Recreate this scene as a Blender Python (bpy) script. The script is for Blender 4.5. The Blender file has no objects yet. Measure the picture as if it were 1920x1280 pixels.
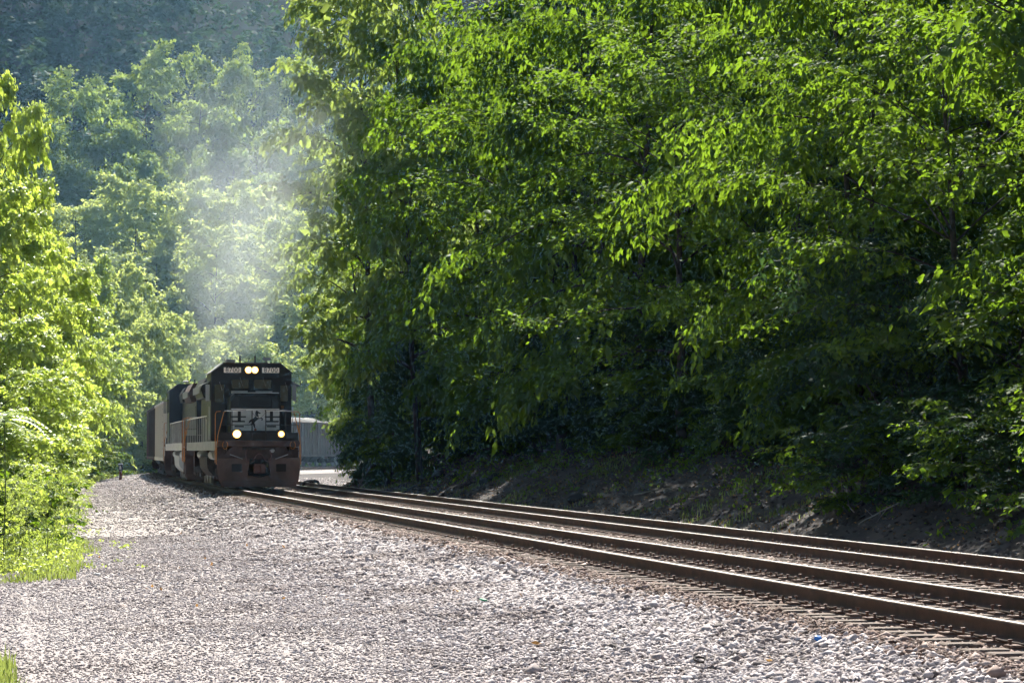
import bpy, bmesh, math, random
import numpy as np
from mathutils import Vector, Matrix
R = math.radians
scene = bpy.context.scene
COL = scene.collection

# ------------------------------------------------------------------ camera, sky, sun, exposure
F, TILT, EYE = 4900.0, math.atan(205 / 4900), 1.46
cam = bpy.data.cameras.new('camera')
cam.sensor_width = 36.0
cam.lens = F / 1920 * 36
cam.clip_start, cam.clip_end = 0.5, 6000
camo = bpy.data.objects.new('camera', cam)
camo.location = (0, 0, EYE)
camo.rotation_euler = (R(90) + TILT, 0, 0)
COL.objects.link(camo)
scene.camera = camo

SUN_AZ, SUN_EL = R(-2.0), R(43)          # azimuth from +Y towards +X
world = bpy.data.worlds.new('World')
scene.world = world
world.use_nodes = True
wn = world.node_tree
sky = wn.nodes.new('ShaderNodeTexSky')
sky.sky_type = 'NISHITA'
sky.sun_disc = False
sky.sun_elevation = SUN_EL
sky.sun_rotation = SUN_AZ
wn.links.new(sky.outputs[0], wn.nodes['Background'].inputs[0])
wn.nodes['Background'].inputs[1].default_value = 0.05

sl = bpy.data.lights.new('sun', 'SUN')
sl.energy = 5.0
sl.angle = R(0.5)
sl.color = (1.0, 0.94, 0.84)
so = bpy.data.objects.new('sun', sl)
sd = Vector((math.sin(SUN_AZ) * math.cos(SUN_EL), math.cos(SUN_AZ) * math.cos(SUN_EL), math.sin(SUN_EL)))
so.rotation_euler = sd.to_track_quat('Z', 'Y').to_euler()
so.location = sd * 200
COL.objects.link(so)

vs = scene.view_settings
vs.view_transform, vs.look = 'Standard', 'None'
vs.gamma, vs.use_curve_mapping, vs.exposure = 1.0, False, 1.2
cy = scene.cycles
cy.use_denoising = True
cy.use_adaptive_sampling, cy.adaptive_threshold, cy.use_light_tree = True, .04, False
cy.max_bounces, cy.diffuse_bounces, cy.glossy_bounces = 5, 2, 1
cy.transmission_bounces, cy.transparent_max_bounces, cy.volume_bounces = 4, 6, 1
cy.sample_clamp_indirect = 6.0

# ------------------------------------------------------------------ helpers
def pix(px, py, D):
    """World point seen at a photo pixel, at the depth Y = D."""
    a, b = (px - 960) / F, (640 - py) / F
    y = math.cos(TILT) - b * math.sin(TILT)
    z = math.sin(TILT) + b * math.cos(TILT)
    return Vector((a / y * D, D, EYE + z / y * D))

def tag(o, label=None, cat=None, group=None, kind=None):
    for k, v in (('label', label), ('category', cat), ('group', group), ('kind', kind)):
        if v:
            o[k] = v
    return o

def empty(name, loc=(0, 0, 0), rz=0.0, parent=None):
    o = bpy.data.objects.new(name, None)
    o.empty_display_size = 0.3
    o.location = loc
    o.rotation_euler = (0, 0, rz)
    COL.objects.link(o)
    if parent:
        o.parent = parent
    return o

def link(name, me, parent=None, mat=None):
    o = bpy.data.objects.new(name, me)
    COL.objects.link(o)
    if parent:
        o.parent = parent
    if mat is not None and not me.materials:
        me.materials.append(mat)
    return o

def copy_tree(o, parent=None):
    c = o.copy()
    COL.objects.link(c)
    c.parent = parent
    for ch in list(o.children):
        copy_tree(ch, c)
    return c

class MB:
    """Collects shapes and builds them as one mesh object."""
    def __init__(s):
        s.v, s.f = [], []
    def add(s, vs_, fs):
        n = len(s.v)
        s.v += [tuple(p) for p in vs_]
        s.f += [tuple(i + n for i in f) for f in fs]
        return s
    def box(s, x0, x1, y0, y1, z0, z1):
        return s.add([(x0, y0, z0), (x1, y0, z0), (x1, y1, z0), (x0, y1, z0), (x0, y0, z1), (x1, y0, z1), (x1, y1, z1), (x0, y1, z1)],
                     [(0, 3, 2, 1), (4, 5, 6, 7), (0, 1, 5, 4), (1, 2, 6, 5), (2, 3, 7, 6), (3, 0, 4, 7)])
    def prism(s, prof, a0, a1, axis='y', prof2=None):
        """prof: (p, q) pairs; axis y -> (x, z), axis x -> (y, z), axis z -> (x, y)."""
        def P(c, a):
            p, q = c
            return {'y': (p, a, q), 'x': (a, p, q), 'z': (p, q, a)}[axis]
        n = len(prof)
        vs_ = [P(c, a0) for c in prof] + [P(c, a1) for c in (prof2 or prof)]
        fs = [tuple(range(n))[::-1], tuple(range(n, 2 * n))]
        fs += [(i, (i + 1) % n, n + (i + 1) % n, n + i) for i in range(n)]
        return s.add(vs_, fs)
    def tube(s, pts, r, n=6, cap=True):
        pts = [Vector(p) for p in pts]
        rs = r if isinstance(r, (list, tuple)) else [r] * len(pts)
        rings, up = [], None
        for i, p in enumerate(pts):
            d = (pts[min(i + 1, len(pts) - 1)] - pts[max(i - 1, 0)])
            d = d.normalized() if d.length > 1e-9 else Vector((0, 0, 1))
            if up is None:
                up = Vector((0, 0, 1)) if abs(d.z) < .9 else Vector((1, 0, 0))
            a = d.cross(up)
            a = a.normalized() if a.length > 1e-6 else d.orthogonal().normalized()
            b = a.cross(d).normalized()
            up = b
            rings.append([p + (a * math.cos(2 * math.pi * k / n) + b * math.sin(2 * math.pi * k / n)) * rs[i] for k in range(n)])
        m = len(rings)
        vs_ = [q for rg in rings for q in rg]
        fs = [(i * n + k, i * n + (k + 1) % n, (i + 1) * n + (k + 1) % n, (i + 1) * n + k) for i in range(m - 1) for k in range(n)]
        if cap:
            fs += [tuple(range(n))[::-1], tuple(range((m - 1) * n, m * n))]
        return s.add(vs_, fs)
    def cyl(s, c, axis, r, h, n=20, r2=None):
        c = Vector(c)
        d = {'x': Vector((1, 0, 0)), 'y': Vector((0, 1, 0)), 'z': Vector((0, 0, 1))}[axis]
        return s.tube([c - d * h / 2, c + d * h / 2], [r, r if r2 is None else r2], n)
    def build(s, name, mat, parent=None, bevel=0.0, smooth=False, seg=1):
        me = bpy.data.meshes.new(name)
        me.from_pydata(s.v, [], s.f)
        bm = bmesh.new()
        bm.from_mesh(me)
        bmesh.ops.recalc_face_normals(bm, faces=bm.faces[:])
        if bevel > 0:
            ed = [e for e in bm.edges if len(e.link_faces) == 2 and e.calc_face_angle(0) > .5]
            bmesh.ops.bevel(bm, geom=ed, offset=bevel, segments=seg, affect='EDGES', clamp_overlap=True)
        bm.to_mesh(me)
        bm.free()
        if smooth:
            for p in me.polygons:
                p.use_smooth = True
        return link(name, me, parent, mat)

def raw_mesh(name, verts, faces_n, mat=None, smooth=False):
    """Fast mesh from numpy: verts (N,3), faces_n (M,k) with one k."""
    me = bpy.data.meshes.new(name)
    verts = np.ascontiguousarray(verts, np.float32)
    faces_n = np.ascontiguousarray(faces_n, np.int32)
    m, k = faces_n.shape
    me.vertices.add(len(verts))
    me.vertices.foreach_set('co', verts.ravel())
    me.loops.add(m * k)
    me.loops.foreach_set('vertex_index', faces_n.ravel())
    me.polygons.add(m)
    me.polygons.foreach_set('loop_start', np.arange(0, m * k, k, dtype=np.int32))
    if smooth:
        me.polygons.foreach_set('use_smooth', np.ones(m, bool))
    me.update(calc_edges=True)
    if mat:
        me.materials.append(mat)
    return me

def hash2(ix, iy, seed):
    h = (ix.astype(np.int64) * 374761393 + iy.astype(np.int64) * 668265263 + seed * 974634777) & 0x7fffffff
    h = ((h ^ (h >> 13)) * 1274126177) & 0x7fffffff
    return ((h ^ (h >> 16)) & 0xffff) / 65535.0

def noise2(x, y, seed=0):
    x, y = np.asarray(x, float), np.asarray(y, float)
    ix, iy = np.floor(x), np.floor(y)
    fx, fy = x - ix, y - iy
    fx, fy = fx * fx * (3 - 2 * fx), fy * fy * (3 - 2 * fy)
    a, b = hash2(ix, iy, seed), hash2(ix + 1, iy, seed)
    c, d = hash2(ix, iy + 1, seed), hash2(ix + 1, iy + 1, seed)
    return (a * (1 - fx) + b * fx) * (1 - fy) + (c * (1 - fx) + d * fx) * fy - .5

# ------------------------------------------------------------------ materials
def nodes(name):
    m = bpy.data.materials.new(name)
    m.use_nodes = True
    nt = m.node_tree
    b = nt.nodes['Principled BSDF']
    return m, nt, b

def ramp(nt, fac, stops):
    r = nt.nodes.new('ShaderNodeValToRGB')
    e = r.color_ramp.elements
    while len(e) < len(stops):
        e.new(.5)
    for el, (p, c) in zip(e, stops):
        el.position = p
        el.color = (*c, 1)
    nt.links.new(fac, r.inputs[0])
    return r.outputs[0]

def noise(nt, scale, detail=4, co=None, rough=.6, kind='Object'):
    t = nt.nodes.new('ShaderNodeTexNoise')
    t.inputs['Scale'].default_value = scale
    t.inputs['Detail'].default_value = detail
    t.inputs['Roughness'].default_value = rough
    if co is None:
        co = nt.nodes.new('ShaderNodeTexCoord').outputs[kind]
    nt.links.new(co, t.inputs[0])
    return t.outputs[0]

def bump(nt, b, h, strength, dist):
    n = nt.nodes.new('ShaderNodeBump')
    n.inputs['Strength'].default_value = strength
    n.inputs['Distance'].default_value = dist
    nt.links.new(h, n.inputs['Height'])
    nt.links.new(n.outputs[0], b.inputs['Normal'])

def mat(name, c1, c2=None, rough=.7, scale=3.0, bmp=0.0, metal=0.0, spec=.5, lo=.35, hi=.65, c3=None):
    m, nt, b = nodes(name)
    b.inputs['Roughness'].default_value = rough
    b.inputs['Metallic'].default_value = metal
    b.inputs['Specular IOR Level'].default_value = spec
    if c2 is None:
        b.inputs['Base Color'].default_value = (*c1, 1)
    else:
        n = noise(nt, scale, 6)
        st = [(lo, c1), (hi, c2)] + ([(min(1, hi + .15), c3)] if c3 else [])
        nt.links.new(ramp(nt, n, st), b.inputs['Base Color'])
        if bmp:
            bump(nt, b, noise(nt, scale * 6, 4), bmp, .01)
    return m

def emit(name, col, strength):
    m, nt, b = nodes(name)
    b.inputs['Base Color'].default_value = (*col, 1)
    b.inputs['Emission Color'].default_value = (*col, 1)
    b.inputs['Emission Strength'].default_value = strength
    return m

def leaf_mat(name, dark, light, trans, tfac=.5, gloss=.06):  # gloss: share of sheen
    """Two-sided leaf: diffuse reflection, translucency, a little sheen; varies by leaf and by tree."""
    m = bpy.data.materials.new(name)
    m.use_nodes = True
    nt = m.node_tree
    nt.nodes.clear()
    out = nt.nodes.new('ShaderNodeOutputMaterial')
    g = nt.nodes.new('ShaderNodeNewGeometry')
    oi = nt.nodes.new('ShaderNodeObjectInfo')
    ad = nt.nodes.new('ShaderNodeMath'); ad.operation = 'MULTIPLY_ADD'
    ad.inputs[1].default_value = .6
    nt.links.new(g.outputs['Random Per Island'], ad.inputs[0])
    ml = nt.nodes.new('ShaderNodeMath'); ml.operation = 'MULTIPLY'; ml.inputs[1].default_value = .4
    nt.links.new(oi.outputs['Random'], ml.inputs[0])
    nt.links.new(ml.outputs[0], ad.inputs[2])
    c = ramp(nt, ad.outputs[0], [(.1, dark), (.9, light)])
    d = nt.nodes.new('ShaderNodeBsdfDiffuse')
    nt.links.new(c, d.inputs[0])
    t = nt.nodes.new('ShaderNodeBsdfTranslucent')
    tm = nt.nodes.new('ShaderNodeMix'); tm.data_type = 'RGBA'; tm.blend_type = 'MIX'
    tm.inputs[0].default_value = .75
    nt.links.new(c, tm.inputs[6])
    tm.inputs[7].default_value = (*trans, 1)
    nt.links.new(tm.outputs[2], t.inputs[0])
    mx = nt.nodes.new('ShaderNodeMixShader'); mx.inputs[0].default_value = tfac
    nt.links.new(d.outputs[0], mx.inputs[1]); nt.links.new(t.outputs[0], mx.inputs[2])
    gl = nt.nodes.new('ShaderNodeBsdfGlossy'); gl.inputs['Roughness'].default_value = .5
    gl.inputs[0].default_value = (.9, .95, .9, 1)
    m2 = nt.nodes.new('ShaderNodeMixShader'); m2.inputs[0].default_value = gloss
    nt.links.new(mx.outputs[0], m2.inputs[1]); nt.links.new(gl.outputs[0], m2.inputs[2])
    nt.links.new(m2.outputs[0], out.inputs[0])
    return m

def gravel_mat(name, stops, scale, bmp=.9):
    m, nt, b = nodes(name)
    co = nt.nodes.new('ShaderNodeTexCoord').outputs['Object']
    v = nt.nodes.new('ShaderNodeTexVoronoi'); v.inputs['Scale'].default_value = scale
    nt.links.new(co, v.inputs[0])
    sp = nt.nodes.new('ShaderNodeSeparateColor'); nt.links.new(v.outputs['Color'], sp.inputs[0])
    n = noise(nt, .35, 4, co)
    mx = nt.nodes.new('ShaderNodeMath'); mx.operation = 'MULTIPLY_ADD'; mx.inputs[1].default_value = .65
    nt.links.new(sp.outputs[0], mx.inputs[0])
    hv = nt.nodes.new('ShaderNodeMath'); hv.operation = 'MULTIPLY'; hv.inputs[1].default_value = .35
    nt.links.new(n, hv.inputs[0]); nt.links.new(hv.outputs[0], mx.inputs[2])
    nt.links.new(ramp(nt, mx.outputs[0], stops), b.inputs['Base Color'])
    b.inputs['Roughness'].default_value = .9
    b.inputs['Specular IOR Level'].default_value = .25
    iv = nt.nodes.new('ShaderNodeMath'); iv.operation = 'SUBTRACT'; iv.inputs[0].default_value = 1
    nt.links.new(v.outputs['Distance'], iv.inputs[1])
    bump(nt, b, iv.outputs[0], bmp, .03)
    return m

def stone_mat(name, stops, rough=.85):
    m, nt, b = nodes(name)
    g = nt.nodes.new('ShaderNodeNewGeometry')
    c = ramp(nt, g.outputs['Random Per Island'], stops)
    mu = nt.nodes.new('ShaderNodeMix'); mu.data_type = 'RGBA'; mu.blend_type = 'MULTIPLY'; mu.inputs[0].default_value = 1
    nt.links.new(c, mu.inputs[6])
    nt.links.new(ramp(nt, noise(nt, .55, 5), [(.34, (.62, .58, .56)), (.52, (.95, .94, .95)), (.7, (1, 1, 1))]), mu.inputs[7])
    nt.links.new(mu.outputs[2], b.inputs['Base Color'])
    b.inputs['Roughness'].default_value = rough
    b.inputs['Specular IOR Level'].default_value = .3
    return m

M = {}
M['ballast_stone'] = stone_mat('ballast_stone', [(0, (.10, .085, .08)), (.12, (.28, .245, .24)), (.45, (.46, .415, .41)), (.8, (.58, .53, .52)), (1, (.72, .67, .66))])
M['gravel'] = gravel_mat('gravel', [(.05, (.20, .175, .17)), (.3, (.37, .33, .32)), (.6, (.46, .415, .40)), (.9, (.56, .51, .495))], 42, .6)
M['scree'] = stone_mat('scree', [(0, (.025, .02, .022)), (.5, (.085, .068, .066)), (.9, (.16, .13, .115)), (1, (.30, .25, .21))])
M['rusty_stone'] = stone_mat('rusty_stone', [(0, (.07, .045, .035)), (.3, (.20, .135, .105)), (.7, (.36, .27, .23)), (1, (.50, .42, .38))])
M['rail_side'] = mat('rail_side', (.035, .018, .010), (.085, .045, .026), .75, 4, .3, c3=(.13, .075, .045))
M['rail_top'] = mat('rail_top', (.48, .46, .44), (.62, .6, .58), .28, 9, 0, metal=1.0)
M['tie'] = mat('tie', (.10, .075, .06), (.22, .165, .13), .9, 5, .5)
M['plate'] = mat('plate', (.09, .045, .03), (.20, .115, .08), .8, 9, .4)
M['bark'] = mat('bark', (.03, .025, .02), (.08, .066, .055), .95, 6, .7)
M['bark_pale'] = mat('bark_pale', (.16, .14, .12), (.30, .27, .23), .9, 6, .5)
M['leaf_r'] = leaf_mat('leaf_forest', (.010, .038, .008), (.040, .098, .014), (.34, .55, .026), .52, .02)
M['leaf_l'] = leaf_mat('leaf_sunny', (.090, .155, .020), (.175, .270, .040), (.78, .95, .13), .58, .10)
M['leaf_m'] = leaf_mat('leaf_mid', (.045, .100, .022), (.105, .190, .040), (.52, .66, .11), .52, .04)
M['leaf_p'] = leaf_mat('leaf_pale_lit', (.080, .140, .035), (.150, .235, .060), (.80, .90, .22), .58, .05)  # pale leaf, its colour lightened further in place of backlight
M['leaf_d'] = leaf_mat('leaf_dark', (.008, .030, .014), (.022, .060, .022), (.12, .24, .04), .4, .03)
M['leaf_h'] = leaf_mat('leaf_hill_shaded', (.012, .034, .016), (.026, .062, .026), (.08, .15, .04), .4, .02)  # leaf colour darkened to stand for shade on the hillside
M['leaf_dry'] = leaf_mat('leaf_dry', (.20, .09, .03), (.36, .19, .06), (.5, .28, .08), .4, .04)
M['leaf_yellow'] = leaf_mat('leaf_yellow', (.20, .20, .03), (.40, .34, .05), (.75, .65, .10), .5, .04)
M['grass'] = leaf_mat('grass_blade', (.05, .10, .02), (.13, .20, .05), (.40, .48, .10), .5, .03)

# ------------------------------------------------------------------ the line of the railway (track carrying the train)
def kappa(s):
    k0, k1 = 1 / 2600, 1 / 130
    if s < 95: return 0
    if s < 172: return k0
    if s < 207: return k0 + (s - 172) / 35 * (k1 - k0)
    if s < 400: return k1
    return 0
DS = .5
S0 = -60.0
_az = R(-10.82)
_p = np.array([math.cos(_az), -math.sin(_az)]) * 9.2 + np.array([math.sin(_az), math.cos(_az)]) * S0
_pts, _h, _s = [], _az, S0
while _s < 480:
    _pts.append((_s, _p[0], _p[1], _h))
    _p = _p + DS * np.array([math.sin(_h), math.cos(_h)])
    _h += kappa(_s) * DS
    _s += DS
PATH = np.array(_pts)

def at_sv(s, v):
    """World XY at distance s along the line and v metres to its right (arrays welcome); also the heading."""
    s = np.asarray(s, float)
    x = np.interp(s, PATH[:, 0], PATH[:, 1]); y = np.interp(s, PATH[:, 0], PATH[:, 2]); h = np.interp(s, PATH[:, 0], PATH[:, 3])
    return x + v * np.cos(h), y - v * np.sin(h), h

def to_sv(X, Y):
    X, Y = np.atleast_1d(np.asarray(X, float)), np.atleast_1d(np.asarray(Y, float))
    S, V = np.zeros_like(X), np.zeros_like(X)
    for i in range(0, len(X), 4000):
        dx = X[i:i+4000, None] - PATH[None, :, 1]; dy = Y[i:i+4000, None] - PATH[None, :, 2]
        j = np.argmin(dx * dx + dy * dy, axis=1)
        k = np.arange(len(j))
        S[i:i+4000] = PATH[j, 0]
        V[i:i+4000] = dx[k, j] * np.cos(PATH[j, 3]) - dy[k, j] * np.sin(PATH[j, 3])
    return S, V

def vleft(s):
    s = np.asarray(s, float)
    return np.interp(s, [-60, 20, 37, 42, 48, 62, 80, 110, 150, 165, 185, 480], [-11, -9.9, -10.8, -8.9, -8.4, -8.3, -8.4, -7.8, -6.8, -5.2, -4.2, -4.2]) + .5 * noise2(s * .5, s * 0 + 3, 5) + .35 * noise2(s * 2.1, s * 0, 6)

def toe(s):
    return np.interp(s, [-60, 142, 162, 215, 480], [7.7, 7.7, 13.5, 14.5, 14.5])

def T(s, v):
    """Height of the ground (0 = top of rail)."""
    s, v = np.broadcast_arrays(np.asarray(s, float), np.asarray(v, float))
    x, y, _ = at_sv(s, v)
    z = np.interp(v, [-12, -8, -4.8, -2.2, -1.55, 1.2, 1.9, 2.6, 5.3, 5.9, 6.9], [-.62, -.56, -.50, -.34, -.235, -.235, -.29, -.27, -.27, -.34, -.62])
    z = z + np.where((v < -2) & (v > -12), .07 * noise2(x * .35, y * .35, 1), 0)
    # cutting slope and wooded hillside on the right
    d = v - toe(s)
    n = noise2(x * .25, y * .25, 3) * .9 + noise2(x * .9, y * .9, 4) * .35
    up = np.interp(d, [0, 3.7, 20, 90], [0, 1.65, 7.0, 34.0])
    z = z + np.where(d > 0, up + n * np.clip(d / 2.5, 0, 1) * .55, 0)
    # valley side on the left and beyond the bend
    a = np.clip(-v - 9, 0, None)
    k = np.interp(s, [60, 150, 205, 260], [.02, .05, .20, .26])
    z = z + a * k + np.clip(a - 120, 0, None) * np.interp(s, [100, 210], [.1, .62])
    z = z + np.where(v < -9, (noise2(x * .08, y * .08, 8) * 1.2 + noise2(x * .4, y * .4, 9) * .4) * np.clip(a / 6, 0, 1), 0)
    return z

def ground_z(X, Y):
    s, v = to_sv(X, Y)
    return T(s, v)

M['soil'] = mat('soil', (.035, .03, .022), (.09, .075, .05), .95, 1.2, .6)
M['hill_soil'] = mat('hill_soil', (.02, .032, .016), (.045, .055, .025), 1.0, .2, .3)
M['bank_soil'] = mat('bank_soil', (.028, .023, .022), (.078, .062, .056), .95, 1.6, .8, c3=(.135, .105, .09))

def sheet(name, ss, vv_fn, mt, label=None, dz=0.0):
    """Ground sheet over stations ss; vv_fn(s) gives the row of lateral positions."""
    rows = [vv_fn(s) for s in ss]
    nv = len(rows[0])
    S = np.repeat(np.array(ss, float), nv); V = np.concatenate(rows)
    x, y, _ = at_sv(S, V)
    co = np.stack([x, y, T(S, V) + dz], 1)
    i = np.arange(len(ss) - 1)[:, None] * nv + np.arange(nv - 1)[None]
    i = i.ravel()
    q = np.stack([i, i + 1, i + nv + 1, i + nv], 1)[:, ::-1]
    o = link(name, raw_mesh(name, co, q, mt, True))
    return tag(o, label, kind='structure')

st_near = np.concatenate([np.arange(-50, 110, .8), np.arange(110, 300, 1.6), np.arange(300, 470, 4)])
sheet('trackbed', st_near, lambda s: np.concatenate([np.linspace(float(vleft(s)), -2.3, 26), np.linspace(-2.2, 6.6, 34)]), M['gravel'], 'pale crushed stone trackbed and gravel strip beside the rails')
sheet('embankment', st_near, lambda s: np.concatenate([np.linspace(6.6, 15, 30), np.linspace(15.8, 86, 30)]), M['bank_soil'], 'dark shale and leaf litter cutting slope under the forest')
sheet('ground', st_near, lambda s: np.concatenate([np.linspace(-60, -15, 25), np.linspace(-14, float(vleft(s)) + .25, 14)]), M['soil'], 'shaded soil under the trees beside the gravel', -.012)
sheet('hill', np.arange(150, 478, 6.0), lambda s: -60 - np.linspace(0, 1, 50) ** 1.4 * 640 + .2, M['hill_soil'], 'steep wooded hillside behind the bend')
gp = MB().add([(-3000, -1500, -6), (3000, -1500, -6), (3000, 4000, -6), (-3000, 4000, -6)], [(0, 1, 2, 3)]).build('valley_floor', M['soil'])
tag(gp, kind='structure')

# ------------------------------------------------------------------ tracks
RAILPROF = [(-.075, -.172), (.075, -.172), (.075, -.160), (.018, -.140), (.010, -.125), (.010, -.050), (.036, -.040), (.038, -.008), (.030, 0), (-.030, 0), (-.038, -.008), (-.036, -.040), (-.010, -.050), (-.010, -.125), (-.018, -.140), (-.075, -.160)]
def rail(name, v, s0, s1, z0, parent):
    ss = np.concatenate([np.arange(s0, 90, 5.0), np.arange(90, s1, 1.5)])
    n = len(RAILPROF)
    pv = np.array([p for p, q in RAILPROF]); pz = np.array([q for p, q in RAILPROF])
    S = np.repeat(ss, n); V = np.tile(pv, len(ss)) + v; Z = np.tile(pz, len(ss)) + z0
    x, y, _ = at_sv(S, V)
    co = np.stack([x, y, Z], 1)
    i = (np.arange(len(ss) - 1)[:, None] * n + np.arange(n)[None])
    j = (np.arange(len(ss) - 1)[:, None] * n + (np.arange(n)[None] + 1) % n)
    q = np.stack([i.ravel(), j.ravel(), j.ravel() + n, i.ravel() + n], 1)
    me = raw_mesh(name, co, q, M['rail_side'])
    me.materials.append(M['rail_top'])
    k = np.tile(np.arange(n), len(ss) - 1)
    me.polygons.foreach_set('material_index', ((k == 8)).astype(np.int32))
    return link(name, me, parent)

tie_mb = MB().box(-1.3, 1.3, -.115, .115, -.19, 0)
tie_o = tie_mb.build('tie', M['tie'], None, .012)
tie_me = tie_o.data
bpy.data.objects.remove(tie_o)
pl = MB().box(-.19, .19, -.095, .095, 0, .014).box(-.19, -.083, -.08, .08, .014, .022).box(.083, .19, -.08, .08, .014, .022)
plate_o = pl.build('tie_plate', M['plate'], None, .003)
plate_me = plate_o.data
bpy.data.objects.remove(plate_o)
sk = MB().box(-.010, .010, -.010, .010, 0, .038).box(-.02, .02, -.018, .018, .038, .052)
spike_o = sk.build('spike', M['plate'], None, .003)
spike_me = spike_o.data
bpy.data.objects.remove(spike_o)
rng = random.Random(4)

def track(vc, z0, label):
    root = empty('railway_track', (*[float(q) for q in at_sv(0, vc)[:2]], z0 - .19))
    tag(root, label, kind='structure')
    inv = Matrix.Translation(-Vector(root.location))
    for sgn in (-1, 1):
        o = rail('rail', vc + sgn * .7545, -20, 330, z0, root)
        o.matrix_parent_inverse = inv
    far = MB()
    s = 13.0
    while s < 330:
        ss = s + rng.uniform(-.04, .04)
        x, y, h = [float(q) for q in at_sv(ss, vc)]
        x, y = x + rng.uniform(-.03, .03), y
        rz = -h + rng.uniform(-.015, .015)
        if s < 92:
            o = link('tie', tie_me, root)
            o.matrix_parent_inverse = inv
            o.location = (x, y, z0 - .196 + rng.uniform(-.006, .004)); o.rotation_euler = (0, 0, rz)
            for sgn in (-1, 1):
                X, Y, _ = [float(q) for q in at_sv(ss, vc + sgn * .7545)]
                p = link('tie_plate', plate_me, root)
                p.matrix_parent_inverse = inv
                p.location = (X, Y, z0 - .1935); p.rotation_euler = (0, 0, -h)
                if s < 48:
                    for dx, dy in ((-.105, -.05), (.105, .05), (-.15, .04)):
                        if rng.random() < .93:
                            k = link('spike', spike_me, p)
                            k.location = (dx, dy, .012 + rng.choice((0, 0, 0, .012, .03)))
                            k.rotation_euler = (rng.uniform(-.1, .1), rng.uniform(-.15, .15), 0)
        else:
            c, sn = math.cos(rz), math.sin(rz)
            q = MB().box(-1.3, 1.3, -.115, .115, z0 - .35, z0 - .196)
            far.add([(x + c * a - sn * b, y + sn * a + c * b, d) for a, b, d in q.v], q.f)
        s += .53
    o = far.build('far_ties', M['tie'], root)
    o.matrix_parent_inverse = inv
    o['kind'] = 'stuff'
    return root
track(0.0, 0.0, 'railway track that the coal train is running on')
track(3.8, -.04, 'empty railway track beside the dark cutting slope')

# ------------------------------------------------------------------ loose stones
def stones(name, S, V, size, mt, label, seed, flat=.6, sink=.15, kind='stuff', zoff=0.0, half=False):
    r = np.random.default_rng(seed)
    n = len(S)
    x, y, _ = at_sv(S, V)
    z = T(S, V) + zoff
    if half:
        flat, sink = flat * 1.25, .46
    base = np.array([(1, 0, 0), (0, 1, 0), (-1, 0, 0), (0, -1, 0), (0, 0, 1), (0, 0, -1)], float)
    b = base[None] + r.uniform(-.38, .38, (n, 6, 3))
    sc = size * np.exp(r.normal(0, .32, n))
    b *= (sc[:, None] * np.stack([r.uniform(.75, 1.25, n), r.uniform(.55, .95, n), r.uniform(.7, 1.1, n) * flat], 1))[:, None, :]
    a = r.uniform(0, 2 * np.pi, n); c, s_ = np.cos(a), np.sin(a)
    tl = r.normal(0, .35, n); ct, st_ = np.cos(tl), np.sin(tl)
    Y1 = b[:, :, 1] * ct[:, None] - b[:, :, 2] * st_[:, None]; Z1 = b[:, :, 1] * st_[:, None] + b[:, :, 2] * ct[:, None]
    X2 = b[:, :, 0] * c[:, None] - Y1 * s_[:, None]; Y2 = b[:, :, 0] * s_[:, None] + Y1 * c[:, None]
    co = np.stack([X2 + x[:, None], Y2 + y[:, None], Z1 + (z + sc * flat * (.5 - sink))[:, None]], 2).reshape(-1, 3)
    fc = np.array([(0, 1, 4), (1, 2, 4), (2, 3, 4), (3, 0, 4), (1, 0, 5), (2, 1, 5), (3, 2, 5), (0, 3, 5)])
    if half:                                            # far stones: only the half that stands above the ground
        fc = fc[:4]
    fi = (np.arange(n) * 6)[:, None, None] + fc[None]
    o = link(name, raw_mesh(name, co, fi.reshape(-1, 3), mt))
    return tag(o, label, name.replace('_', ' ').split()[-1], kind=kind)

def in_view(S, V, pad=.012):
    x, y, _ = at_sv(S, V)
    return (np.abs(x / np.maximum(y, 1)) < .196 + pad) & (y > 17.5)

r0 = np.random.default_rng(11)
sets = []
def scatter(n, s0, s1, v0, v1):
    S, V = r0.uniform(s0, s1, n), r0.uniform(v0, v1, n)
    k = in_view(S, V)
    return S[k], V[k]
def keep_ballast(S, V):
    """Stones keep off the rails and lie thin on the tie line."""
    a = np.abs(np.abs(V) - .7545); b = np.abs(np.abs(V - 3.8) - .7545)
    thin = r0.random(len(S)) < .42
    dm = np.minimum(np.abs(V), np.abs(V - 3.8))
    d = dm < 1.25
    return (a > .12) & (b > .12) & (V > vleft(S) - .1) & (V < toe(S) - 1.2) & (~d | thin)
S1, V1 = scatter(165000, 16, 36, -11.5, 6.2)
S2, V2 = scatter(118000, 36, 62, -11.5, 6.2)
S3, V3 = scatter(110000, 60, 200, -8.2, 12)
for (S, V, sz, nm, sd_) in ((S1, V1, .026, 'ballast_stones', 1), (S2, V2, .032, 'ballast_stones', 2), (S3, V3, .041, 'ballast_stones', 3)):
    k = keep_ballast(S, V)
    S, V = S[k], V[k]
    nr = (np.minimum(np.abs(V), np.abs(V - 3.8)) < 1.75 + r0.normal(0, .12, len(V)))
    rl = {1: 'rust-stained ballast between and beside the near rails', 2: 'rust-stained ballast between the rails farther along', 3: 'rust-stained ballast between the rails near the train'}[sd_]
    stones('rusty_ballast_stones', S[nr], V[nr], sz * 1.2, M['rusty_stone'], rl, sd_ + 10)
    S, V = S[~nr], V[~nr]
    size = sz * np.interp(V, [-8.5, -6.0, -4.2, -2.5], [.42, .50, .85, 1.12]) * 1.22
    lab = {1: 'pale broken ballast stones spread across the near gravel', 2: 'pale ballast stones in the middle of the gravel strip', 3: 'small pale ballast stones on the gravel towards the train'}[sd_]
    stones(nm, S, V, size, M['ballast_stone'], lab, sd_)
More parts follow.
